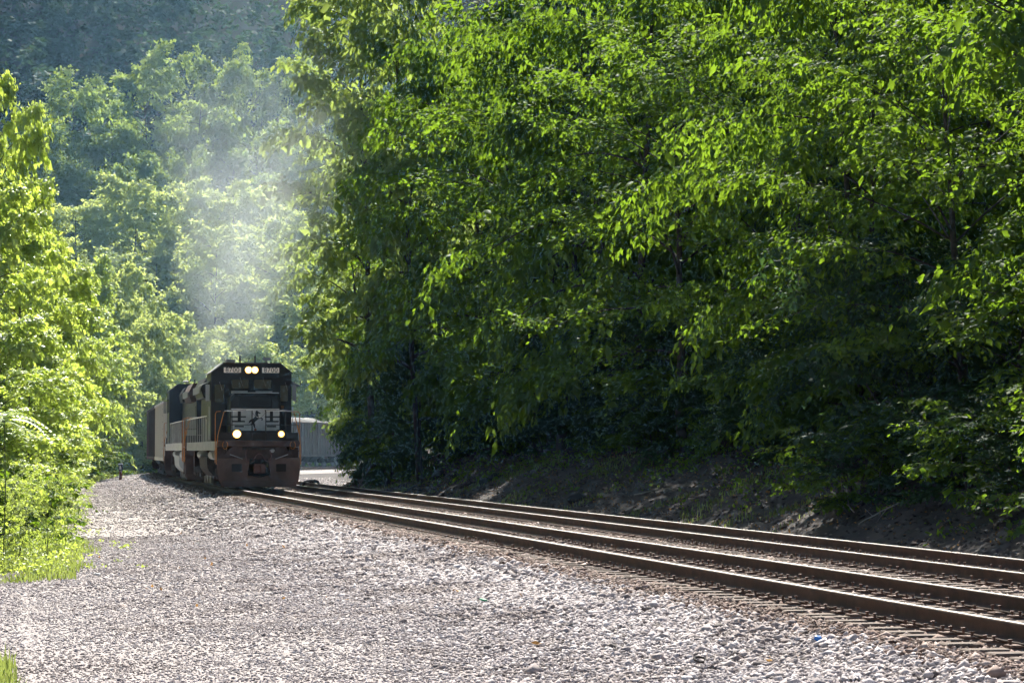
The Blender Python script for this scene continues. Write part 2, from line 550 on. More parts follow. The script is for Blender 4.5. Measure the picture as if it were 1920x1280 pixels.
# shale chips on the cutting slope
S4, V4 = scatter(16000, 40, 160, 6.6, 12.5)
stones('shale_chips', S4, V4, .055, M['scree'], 'dark shale chips and clods strewn over the cutting slope', 7, half=True)

# ------------------------------------------------------------------ trees
class Twigs:
    def __init__(s):
        s.o, s.d, s.l = [], [], []

def gen_tree(seed, H, Rc, base, nl, nsub, ntw, nlf, leaf, droop=.5, up=.45, hang=.8, twig=.55, wr=.55, trunk_r=None, quad=False, stems=1, top=.93, tup=.9, tiers=0):
    """Returns (wood MB, leaf verts, leaf faces). Limbs arch outward, side branches carry twigs, twigs carry hanging leaves."""
    rg = np.random.default_rng(seed)
    wood = MB()
    tr = trunk_r or H * .0095 + .02
    tw_o, tw_d, tw_l = [], [], []
    def prof(h):
        return math.sqrt(max(.03, 1 - ((h - .38) / .66) ** 3)) if h > .38 else .62 + h
    for st in range(stems):
        lean = rg.normal(0, .05 if stems == 1 else .22, 2)
        K = 9
        wob = np.cumsum(rg.normal(0, .018 * H / K * 2, (K + 1, 2)), 0); wob[0] = 0
        tp = [Vector((lean[0] * H * (k / K) + wob[k][0], lean[1] * H * (k / K) + wob[k][1], H * top * k / K - (.25 if k == 0 else 0))) for k in range(K + 1)]
        wood.tube(tp, [tr * (1.25 if k == 0 else 1) * (1 - .86 * k / K) for k in range(K + 1)], 7)
        def trunk(z):
            f = min(max(z / (H * top), 0), 1) * K
            i = min(int(f), K - 1)
            return tp[i].lerp(tp[i + 1], f - i)
        for i in range(nl // stems):
            hrel = ((i + rg.uniform(.1, .9)) / (nl // stems)) ** .85
            if tiers:
                hrel = (int(i * tiers / nl) + .5 + rg.uniform(-.22, .22)) / tiers
            z0 = base * H + hrel * (top - base) * H * .97
            az = i * 2.39996 + rg.normal(0, .35) + st * 1.7
            L = Rc * prof(hrel) * rg.uniform(.72, 1.18)
            e0 = up * (.55 + tup * hrel) + rg.normal(0, .12)
            dr = droop * (1.1 - .5 * hrel)
            o = trunk(z0)
            hd = Vector((math.cos(az), math.sin(az), 0))
            side = Vector((-hd.y, hd.x, 0))
            bend = rg.normal(0, .18)
            def lp(f):
                return o + hd * (L * f) + side * (L * bend * f * f) + Vector((0, 0, L * (math.tan(min(e0, 1.25)) * f - dr * f * f)))
            lr = tr * (1 - .75 * hrel) * .42
            pts = [lp(k / 6) for k in range(7)]
            wood.tube(pts, [max(lr * (1 - .9 * k / 6), .006) for k in range(7)], 5, False)
            for j in range(nsub):
                f = .22 + .78 * (j + rg.uniform(.1, .9)) / nsub
                q = lp(f)
                sg = 1 if j % 2 else -1
                an = rg.uniform(.45, 1.15) * sg * (1.15 - .6 * f)
                dv = (hd * math.cos(an) + side * math.sin(an))
                sl_ = L * rg.uniform(.22, .42) * (1.25 - .55 * f) + .25
                se, sdp = rg.normal(.22, .16), droop * rg.uniform(.5, 1.1)
                def sp(g):
                    return q + dv * (sl_ * g) + Vector((0, 0, sl_ * (se * g - sdp * g * g)))
                wood.tube([sp(0), sp(.5), sp(1)], [max(lr * .35 * (1 - .5 * f), .007), .007, .004], 3, False)
                for t in range(ntw):
                    g = .12 + .88 * (t + rg.uniform(.2, .8)) / ntw
                    sg2 = 1 if t % 2 else -1
                    b_ = rg.uniform(.3, 1.2) * sg2
                    pd = Vector((-dv.y, dv.x, 0))
                    td = dv * math.cos(b_) + pd * math.sin(b_)
                    td.z = rg.normal(.05, .28) + se - 2 * sdp * g * .6
                    tw_o.append(sp(g)); tw_d.append(td.normalized()); tw_l.append(twig * rg.uniform(.6, 1.35))
    O, Dv, Ln = np.array(tw_o), np.array(tw_d), np.array(tw_l)
    n = len(O)
    # leaves
    f = (np.arange(nlf) + .6) / nlf
    fj = np.clip(f[None] + rg.normal(0, .12, (n, nlf)), .05, 1.1)
    P = O[:, None, :] + Dv[:, None, :] * (Ln[:, None] * fj)[:, :, None]
    P[:, :, 2] -= (Ln[:, None] * fj ** 2) * .35 * droop
    P += rg.normal(0, twig * .12, P.shape)
    P = P.reshape(-1, 3)
    N = len(P)
    tdir = np.repeat(Dv, nlf, 0)
    sidev = np.cross(tdir, [0, 0, 1.0]); sidev /= np.linalg.norm(sidev, axis=1, keepdims=True) + 1e-6
    alt = np.where(np.arange(N) % 2 == 0, 1.0, -1.0)[:, None]
    d = tdir * rg.uniform(.3, .9, (N, 1)) + sidev * alt * rg.uniform(.3, .9, (N, 1)) + rg.normal(0, .3, (N, 3))
    d[:, 2] -= hang * rg.uniform(.5, 1.3, N)
    d /= np.linalg.norm(d, axis=1, keepdims=True)
    up_ = np.array([0, 0, 1.0]) + rg.normal(0, .38, (N, 3)) + tdir * .55
    w = np.cross(d, up_); w /= np.linalg.norm(w, axis=1, keepdims=True) + 1e-6
    nm = np.cross(w, d)
    ls = (leaf * np.exp(rg.normal(0, .2 if quad else .36, N)))[:, None]
    ww = wr * ls * .5
    if quad:
        co = np.stack([P, P + d * ls * .5 + w * ww, P + d * ls, P + d * ls * .5 - w * ww], 1)
        fc = (np.arange(N) * 4)[:, None] + np.arange(4)[None]
        return wood, co.reshape(-1, 3), fc
    mid = P + d * ls * .48 + nm * ls * .07
    tip = P + d * ls - nm * ls * .16
    lft = P + d * ls * .42 + w * ww - nm * ls * .03
    rgt = P + d * ls * .42 - w * ww - nm * ls * .03
    co = np.stack([P, rgt, mid, lft, tip], 1)
    i = (np.arange(N) * 5)[:, None, None]
    fc = i + np.array([(0, 1, 2), (0, 2, 3), (2, 1, 4), (2, 4, 3)])[None]
    return wood, co.reshape(-1, 3), fc.reshape(-1, 3)

PROTO = {}
def proto(key, leafmat, H, bark='bark', **kw):
    wood, co, fc = gen_tree(H=H, **kw)
    w = wood.build('trunk', M[bark], None, smooth=True)
    wm = w.data
    bpy.data.objects.remove(w)
    cm = raw_mesh('crown', co, fc, M[leafmat])
    zt = float(np.percentile(co[:, 2], 99.7)); rad = float(np.percentile(np.hypot(co[:, 0], co[:, 1]), 97))
    PROTO[key] = (wm, cm, zt, rad)

BROAD = dict(nl=28, tiers=7, nsub=11, ntw=6, nlf=12, leaf=.175, droop=.72, up=.55, hang=.95, twig=.62, wr=.5, base=.12)
proto('broad1', 'leaf_r', 14, seed=1, Rc=4.6, **BROAD)
proto('broad2', 'leaf_r', 15, seed=2, Rc=5.0, **{**BROAD, 'droop': .5, 'up': .7})
proto('broad3', 'leaf_r', 13, seed=3, Rc=4.8, **{**BROAD, 'leaf': .205, 'nlf': 11, 'droop': .75})
proto('mix1', 'leaf_r', 14, seed=41, Rc=4.6, **{**BROAD, 'leaf': .13, 'nlf': 12, 'nl': 30, 'tiers': 0, 'hang': .35, 'wr': .75, 'droop': .45})
proto('dark1', 'leaf_d', 9, seed=4, Rc=3.4, **{**BROAD, 'leaf': .16, 'nl': 24, 'tiers': 0, 'base': .05, 'hang': .6})
proto('tall1', 'leaf_m', 20, seed=5, Rc=4.6, nl=34, nsub=8, ntw=6, nlf=9, leaf=.26, droop=.35, up=.6, hang=.45, twig=.6, wr=.7, base=.18, tup=.4, top=.9)
proto('tall2', 'leaf_m', 18, seed=6, Rc=4.8, nl=34, nsub=8, ntw=6, nlf=9, leaf=.26, droop=.45, up=.75, hang=.5, twig=.6, wr=.7, base=.15, tup=.4, top=.9)
proto('sunny1', 'leaf_l', 12, seed=7, Rc=3.8, nl=32, nsub=9, ntw=6, nlf=10, leaf=.21, droop=.4, up=.65, hang=.25, twig=.5, wr=.85, base=.06, tup=.4, top=.88)
proto('sunny2', 'leaf_l', 14, seed=8, Rc=4.2, nl=34, nsub=9, ntw=6, nlf=10, leaf=.23, droop=.5, up=.7, hang=.25, twig=.52, wr=.85, base=.08, tup=.4, top=.88)
proto('pale_lit1', 'leaf_p', 14, seed=51, Rc=4.2, nl=34, nsub=9, ntw=6, nlf=9, leaf=.30, droop=.5, up=.7, hang=.25, twig=.6, wr=.85, base=.05, tup=.4, top=.88, quad=True)
proto('pale_lit2', 'leaf_p', 22, seed=52, Rc=6.4, nl=38, nsub=10, ntw=7, nlf=8, leaf=.38, droop=.4, up=.65, hang=.3, twig=.9, wr=.8, base=.1, quad=True, tup=.25, top=.85)
proto('far1', 'leaf_m', 24, seed=9, Rc=6.5, nl=38, nsub=10, ntw=7, nlf=8, leaf=.40, droop=.35, up=.7, hang=.3, twig=.95, wr=.8, base=.12, quad=True, tup=.25, top=.86)
proto('far2', 'leaf_m', 22, seed=10, Rc=5.2, nl=38, nsub=10, ntw=7, nlf=8, leaf=.38, droop=.3, up=.95, hang=.3, twig=.85, wr=.8, base=.14, quad=True, tup=.3, top=.88)
proto('far3', 'leaf_m', 20, seed=13, Rc=7.0, nl=36, nsub=10, ntw=7, nlf=8, leaf=.40, droop=.5, up=.6, hang=.35, twig=.95, wr=.8, base=.1, quad=True, tup=.25, top=.84)
proto('shrub1', 'leaf_l', 2.6, seed=14, Rc=1.5, nl=18, nsub=5, ntw=5, nlf=6, leaf=.12, droop=.5, up=.9, hang=.4, twig=.28, wr=.7, base=.05, stems=3, trunk_r=.03)
proto('shrub2', 'leaf_l', 2.0, seed=15, Rc=1.4, nl=15, nsub=5, ntw=5, nlf=6, leaf=.10, droop=.35, up=1.0, hang=.35, twig=.26, wr=.6, base=.05, stems=3, trunk_r=.025)
proto('bush1', 'leaf_d', 3.4, seed=16, Rc=2.2, nl=21, nsub=6, ntw=5, nlf=7, leaf=.17, droop=.55, up=.8, hang=.7, twig=.4, wr=.55, base=.05, stems=3, trunk_r=.04)
proto('bush2', 'leaf_r', 3.0, seed=17, Rc=2.0, nl=18, nsub=6, ntw=5, nlf=7, leaf=.18, droop=.7, up=.8, hang=.8, twig=.42, wr=.5, base=.05, stems=3, trunk_r=.04)

def place(key, name, X, Y, height=None, width=1.0, rz=0.0, label=None, cat='tree', group=None, z=None, lean=(0, 0)):
    wm, cm, zt, rad = PROTO[key]
    if z is None:
        z = float(ground_z(X, Y)[0])
    sc = (height / zt) if height else 1.0
    sx = sc ** .5 * width if height else width
    root = empty(name, (X, Y, z - .05), rz)
    root.rotation_euler = (lean[0], lean[1], rz)
    root.scale = (sx, sx, sc)
    link('trunk', wm, root)
    link('crown', cm, root)
    tag(root, label, cat, group)
    return root

def place_px(key, name, px, D, ytop, wpx=None, rz=0.0, **kw):
    """A tree whose trunk stands at depth D under photo column px and whose top reaches photo row ytop there."""
    p = pix(px, ytop, D)
    z = float(ground_z(p.x, p.y)[0])
    wm, cm, zt, rad = PROTO[key]
    h = max(p.z - z, 2.0)
    w = 1.0
    if wpx:
        w = (wpx / F * D / 2) / (rad * (h / zt) ** .5)
    return place(key, name, p.x, p.y, h, w, rz, z=z, **kw)

_one = 'first second third fourth fifth sixth seventh eighth ninth tenth eleventh twelfth thirteenth fourteenth fifteenth sixteenth seventeenth eighteenth nineteenth'.split()
ORD = list(_one)
for _t, _o in (('twenty', 'twentieth'), ('thirty', 'thirtieth'), ('forty', 'fortieth'), ('fifty', 'fiftieth'), ('sixty', 'sixtieth'), ('seventy', 'seventieth'), ('eighty', 'eightieth')):
    ORD += [_o] + ['%s-%s' % (_t, q) for q in _one[:9]]
def px_of(o):
    p = o.location
    return p.x / p.y

def number(objs, fmt, side='right'):
    for i, o in enumerate(sorted(objs, key=px_of, reverse=(side == 'right'))):
        o['label'] = fmt % ORD[i]

tr_ = random.Random(21)
# right-hand forest, row by row up the slope
def row(keys, s0, s1, step, voff, hgt, name, fmt, group, wid=1.0, jit=1.0, hv=.14):
    out, s, i = [], s0, 0
    while s < s1:
        ss = s + tr_.uniform(-.3, .3) * step
        v = float(toe(ss)) + (voff(ss) if callable(voff) else voff) + tr_.uniform(-jit, jit)
        x, y, _ = [float(q) for q in at_sv(ss, v)]
        h = (hgt(ss) if callable(hgt) else hgt) * tr_.uniform(1 - hv, 1 + hv)
        out.append(place(keys[i % len(keys)], name, x, y, h, wid * tr_.uniform(.9, 1.12), tr_.uniform(0, 6.28), group=group))
        s += step; i += 1
    number(out, fmt)
    return out
hF = lambda s: float(np.interp(s, [40, 90, 150], [13, 16.5, 19]))
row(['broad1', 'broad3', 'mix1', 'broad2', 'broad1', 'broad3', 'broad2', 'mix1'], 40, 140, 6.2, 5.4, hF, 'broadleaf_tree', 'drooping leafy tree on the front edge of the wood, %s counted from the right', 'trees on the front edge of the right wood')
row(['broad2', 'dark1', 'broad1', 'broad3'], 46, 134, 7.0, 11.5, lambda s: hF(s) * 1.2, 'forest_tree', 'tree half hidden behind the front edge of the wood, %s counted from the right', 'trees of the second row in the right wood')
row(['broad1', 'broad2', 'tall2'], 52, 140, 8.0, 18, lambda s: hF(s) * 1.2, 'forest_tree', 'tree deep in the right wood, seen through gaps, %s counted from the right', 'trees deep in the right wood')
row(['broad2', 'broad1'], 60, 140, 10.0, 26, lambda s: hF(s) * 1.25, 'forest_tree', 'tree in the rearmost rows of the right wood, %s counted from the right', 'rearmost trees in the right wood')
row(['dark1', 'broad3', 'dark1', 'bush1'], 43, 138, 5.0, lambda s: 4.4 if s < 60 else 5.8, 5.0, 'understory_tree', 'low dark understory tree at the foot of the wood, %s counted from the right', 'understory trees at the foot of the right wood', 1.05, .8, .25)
row(['bush1', 'bush2', 'bush1'], 40, 57, 2.4, 2.0, 2.2, 'bush', 'dark bush at the foot of the wood near the rails, %s counted from the right', 'bushes low on the slope at the right', 1.1, 1.0, .3)
row(['bush1', 'bush2', 'bush1'], 41, 139, 3.6, lambda s: 3.9 if s < 60 else 5.0, 2.1, 'bush', 'dark bush on top of the cutting slope, %s counted from the right', 'bushes along the cutting slope', 1.0, .8, .3)

# trees at the nose of the cutting, where the wood ends against the bend
NOSE = [('tall1', 700, 134, -60, 420, 'tall pale-edged tree whose crown stands against the blue hillside above the engine'),
        ('tall2', 790, 122, -90, 380, 'tall tree just right of the one standing against the blue hillside'),
        ('tall2', 690, 146, 300, 270, 'feathery pale tree reaching left over the smoke above the engine'),
        ('tall1', 672, 150, 440, 160, 'slim tree under the feathery one, beside the smoke'),
        ('broad1', 690, 140, 560, 190, 'leafy tree whose boughs hang over the coal cars right of the engine'),
        ('dark1', 712, 136, 660, 150, 'dark low tree at the left tip of the cutting slope'),
        ('bush1', 694, 137, 770, 130, 'dark bush hanging over the left tip of the cutting slope'), ('bush2', 740, 130, 790, 130, 'green bush on top of the bare slope near its tip'),
        ('dark1', 735, 131, 600, 190, 'dark understory tree below the tall one near the slope tip'), ('dark1', 790, 124, 640, 190, 'dark understory tree above the bare slope, right of its tip'), ('broad3', 690, 141, 640, 150, 'leafy low tree filling the tip of the wood over the bare slope'),
        ('bush2', 668, 143, 790, 75, 'bright small bush in front of the last coal car')]
for i, (k, px, D, yt, w, lab) in enumerate(NOSE):
    place_px(k, 'nose_tree', px, D, yt, w, 1.3 * i, label=lab, cat='tree')

LEFT = [('sunny2', -60, 95, 60, 330), ('sunny1', -5, 88, 140, 220), ('sunny2', -40, 72, 300, 300), ('sunny1', 40, 80, 400, 260), ('sunny1', 80, 100, 470, 230),
        ('sunny2', -10, 62, 560, 300), ('sunny1', 100, 120, 520, 200), ('sunny1', 55, 67, 690, 210), ('sunny2', 120, 150, 520, 190), ('sunny1', 100, 90, 660, 170), ('sunny2', 140, 185, 480, 190), ('sunny1', 30, 110, 330, 200), ('sunny1', 65, 105, 560, 230), ('sunny2', 20, 70, 620, 240), ('sunny1', -30, 58, 760, 240), ('sunny2', 90, 130, 600, 200), ('sunny1', 75, 76, 780, 190), ('sunny2', 150, 172, 560, 190), ('sunny1', 165, 190, 640, 170)]
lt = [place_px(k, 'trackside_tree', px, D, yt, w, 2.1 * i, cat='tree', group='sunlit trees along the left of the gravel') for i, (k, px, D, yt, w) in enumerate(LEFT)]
number(lt, 'bright yellow-green tree along the left of the gravel, %s counted from the left', 'left')
BEND = [('pale_lit1', 270, 227, 700, 130), ('pale_lit1', 320, 238, 755, 110), ('pale_lit1', 195, 209, 560, 170), ('pale_lit1', 232, 219, 700, 120), ('pale_lit1', 215, 222, 490, 170), ('pale_lit1', 265, 230, 560, 160), ('pale_lit1', 312, 238, 585, 150), ('pale_lit1', 175, 214, 640, 140), ('pale_lit1', 240, 227, 690, 120), ('pale_lit1', 352, 247, 620, 150), ('pale_lit1', 400, 256, 640, 140), ('pale_lit1', 300, 240, 720, 110), ('pale_lit1', 130, 205, 560, 150)]
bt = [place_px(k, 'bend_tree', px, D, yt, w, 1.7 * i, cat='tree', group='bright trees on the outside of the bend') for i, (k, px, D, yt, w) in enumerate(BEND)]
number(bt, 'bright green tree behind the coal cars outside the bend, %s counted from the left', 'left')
MID = [('pale_lit2', 150, 298, 375, 195), ('pale_lit2', 250, 304, 335, 221), ('pale_lit2', 340, 313, 335, 182), ('far2', 345, 328, 280, 104), ('pale_lit2', 430, 318, 345, 195), ('pale_lit2', 505, 324, 350, 195), ('far2', 570, 328, 430, 182),
       ('pale_lit2', 400, 296, 500, 195), ('pale_lit2', 470, 304, 520, 182), ('pale_lit2', 540, 300, 590, 182), ('pale_lit2', 610, 306, 640, 182), ('pale_lit2', 200, 290, 470, 195), ('pale_lit2', 300, 298, 470, 182), ('pale_lit2', 650, 313, 560, 195), ('far2', 620, 328, 480, 169), ('pale_lit2', 470, 268, 600, 170), ('pale_lit2', 560, 290, 470, 200), ('pale_lit1', 600, 270, 650, 130), ('pale_lit2', 400, 292, 420, 190), ('pale_lit2', 520, 305, 400, 190)]
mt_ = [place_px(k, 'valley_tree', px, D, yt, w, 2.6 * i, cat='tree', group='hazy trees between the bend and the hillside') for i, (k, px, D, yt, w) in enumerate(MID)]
number(mt_, 'hazy green tree behind the bend and smoke, %s from the left', 'left')
UP = [('far1', 150, 355, 140, 195), ('far1', 290, 375, 92, 214), ('far2', 395, 377, 92, 156), ('far2', 460, 385, 112, 169), ('far1', 565, 391, 98, 143), ('far3', 85, 347, 225, 195), ('far3', 225, 357, 235, 208), ('far3', 350, 361, 200, 247), ('far1', 500, 370, 240, 208), ('far3', 20, 355, 260, 195), ('far2', 600, 375, 260, 195), ('far1', 420, 355, 260, 195), ('far3', 290, 345, 290, 195), ('far1', 170, 343, 300, 182)]
ut = [place_px(k, 'hillfoot_tree', px, D, yt, w, 0.9 * i, cat='tree', group='big hazy trees at the foot of the dark hillside') for i, (k, px, D, yt, w) in enumerate(UP)]
number(ut, 'large blue-green hazy tree in front of the dark hillside, %s counted from the left', 'left')

# the dark wood on the hillside reads as one mass
def hill_forest():
    prot = []
    for sd_ in (31, 32, 33):
        w_, co, fc = gen_tree(seed=sd_, H=17, Rc=5.5, base=.1, nl=20, nsub=6, ntw=4, nlf=4, leaf=.72, droop=.45, up=.7, hang=.3, twig=1.3, wr=.8, quad=True)
        prot.append((co, fc))
    rg = np.random.default_rng(5)
    C, Fc, n0 = [], [], 0
    for D in np.arange(392, 470, 9):
        for px in np.arange(-40, 1000, 84):
            X = (px + rg.uniform(-30, 30) - 960) / F * D
            Y = D + rg.uniform(-3, 3)
            z = float(ground_z(X, Y)[0])
            co, fc = prot[rg.integers(3)]
            a = rg.uniform(0, 6.28); sc = rg.uniform(.7, 1.25); c, s_ = math.cos(a), math.sin(a)
            C.append(np.stack([(co[:, 0] * c - co[:, 1] * s_) * sc + X, (co[:, 0] * s_ + co[:, 1] * c) * sc + Y, co[:, 2] * sc + z], 1))
            Fc.append(fc + n0); n0 += len(co)
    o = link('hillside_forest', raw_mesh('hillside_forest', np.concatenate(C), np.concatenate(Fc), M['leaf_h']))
    tag(o, 'dark blue wooded hillside at the top of the valley', 'forest', kind='stuff')
hill_forest()

# ------------------------------------------------------------------ the train
M['black'] = mat('loco_black', (.014, .012, .012), (.026, .022, .021), .42, 1.5, .05, spec=.3, c3=(.03, .028, .026))
M['grime'] = mat('pilot_grime', (.048, .027, .021), (.10, .056, .041), .8, 2.2, .2, c3=(.15, .125, .115))
M['plow'] = mat('plow_steel', (.082, .048, .037), (.145, .088, .067), .7, 1.6, .2, c3=(.24, .20, .18))
M['under'] = mat('running_gear', (.018, .015, .014), (.060, .046, .038), .85, 4, .3, c3=(.11, .085, .065))
M['white'] = mat('white_paint', (.50, .48, .45), (.68, .66, .63), .5, 3)
M['grey_paint'] = mat('grey_paint', (.30, .30, .28), (.42, .41, .38), .6, 2, .1)
M['orange'] = mat('orange_rail', (.55, .21, .03), (.42, .15, .025), .5, 8)
M['glass'] = mat('cab_glass', (.010, .014, .012), None, .04, spec=.45)
M['gasket'] = mat('window_gasket', (.008, .008, .009), None, .6)
M['board'] = emit('number_board_glow', (.62, .54, .46), .12)
M['digit'] = mat('digit_black', (.012, .01, .01), None, .6)
M['lamp'] = emit('headlight_glow', (1.0, .84, .52), 16)
M['lamp_halo'] = emit('halo_glow', (1.0, .48, .10), 1.6)  # orange emission standing for the halo round a lit lamp
M['lamp_dim'] = emit('ditch_light_glow', (1.0, .62, .22), 5)
M['hose'] = mat('hose_rubber', (.11, .055, .05), (.19, .10, .09), .7, 6)
M['coupler'] = mat('coupler_rust', (.09, .035, .025), (.16, .07, .05), .8, 6, .3)
M['steel'] = mat('steel_wear', (.20, .19, .18), (.34, .32, .30), .45, 6, .1, metal=.6)
M['red_lens'] = mat('amber_marker', (.35, .10, .04), None, .4)
M['silver'] = mat('tank_silver', (.42, .43, .44), (.60, .61, .62), .5, 2, .1)
M['blue'] = mat('loco_blue', (.010, .014, .028), (.022, .028, .05), .4, 1.5)

def text_mesh(body, size, name='digits'):
    cu = bpy.data.curves.new(name, 'FONT')
    cu.body = body
    cu.size = size
    cu.align_x, cu.align_y = 'CENTER', 'CENTER'
    cu.extrude = .003
    cu.offset = .002
    cu.space_character = 1.08
    o = bpy.data.objects.new(name, cu)
    COL.objects.link(o)
    dg = bpy.context.evaluated_depsgraph_get()
    me = bpy.data.meshes.new_from_object(o.evaluated_get(dg))
    bpy.data.objects.remove(o)
    me.name = name
    return me

def face_front(o, x, y, z):
    """Turn a mesh drawn in its XY plane so that it faces +Y and reads from +X to -X."""
    o.matrix_local = Matrix(((-1, 0, 0, x), (0, 0, 1, y), (0, 1, 0, z), (0, 0, 0, 1)))
    return o

def plate_poly(name, pts, depth, m, parent, y, k=1.0):
    """Flat cut-out on a front face; pts are (x to image right, z)."""
    b = MB()
    b.prism([(-px, pz) for px, pz in pts], y - depth, y, 'y')
    return b.build(name, m, parent)

def wheelset_truck(root, yc, nax, spacing, wr, half=.98):
    """Truck frame part with its wheels as sub-parts."""
    ys = [yc + (i - (nax - 1) / 2) * spacing for i in range(nax)]
    b = MB()
    y0, y1 = ys[0] - .55, ys[-1] + .55
    for sx in (-1, 1):
        xa, xb = sorted((sx * half, sx * (half + .16)))
        prof = [(y0, wr + .02), (y0 + .15, wr + .26), (y1 - .15, wr + .26), (y1, wr + .02), (y1 - .3, wr - .12), (yc + spacing * .45, wr - .16), (yc - spacing * .45, wr - .16), (y0 + .3, wr - .12)]
        b.prism(prof, xa, xb, 'x')
        for y in ys:
            b.box(xa - .05 if sx < 0 else xb - .02, xa + .02 if sx < 0 else xb + .05, y - .17, y + .17, wr - .17, wr + .19)
            for dy in (-.32, .32):
                b.cyl((sx * (half + .2), y + dy * 1.1, wr + .12), 'z', .075, .26, 8)
    b.box(-half, half, yc - .3, yc + .3, wr - .02, wr + .3)
    o = b.build('truck', M['under'], root, .012)
    for y in ys:
        for sx in (-1, 1):
            w = MB()
            w.tube([(sx * (.70 + a), y, wr) for a in (-.065, -.03, -.025, .03, .07)], [wr + .025, wr + .025, wr, wr - .01, wr - .04], 24)
            w.build('wheel', M['steel'], o, smooth=False)
        MB().cyl((0, y, wr), 'x', .09, 1.3, 10).build('axle', M['under'], o)
    return o

def railing(root, m_post, m_top, pts, ztop, zbot, name='handrail', r=.018):
    b = MB()
    b.tube([(x, y, ztop) for x, y in pts], r, 6)
    top = b.build(name, m_top, root, smooth=True)
    return top

HORSE = [(-.03, .98), (.04, 1.0), (.10, .93), (.20, .88), (.26, .84), (.22, .80), (.12, .83), (.09, .78), (.12, .68), (.17, .62), (.30, .60), (.38, .55), (.36, .45), (.30, .42), (.28, .45), (.32, .52), (.22, .54), (.10, .50),
         (.00, .42), (-.08, .36), (-.12, .28), (-.06, .18), (-.09, .10), (-.04, .00), (-.11, .00), (-.17, .10), (-.20, .20), (-.30, .16), (-.36, .22), (-.30, .25), (-.24, .28), (-.27, .38), (-.38, .30), (-.46, .28), (-.42, .40), (-.32, .50), (-.22, .52), (-.12, .60), (-.06, .72), (-.07, .86)]

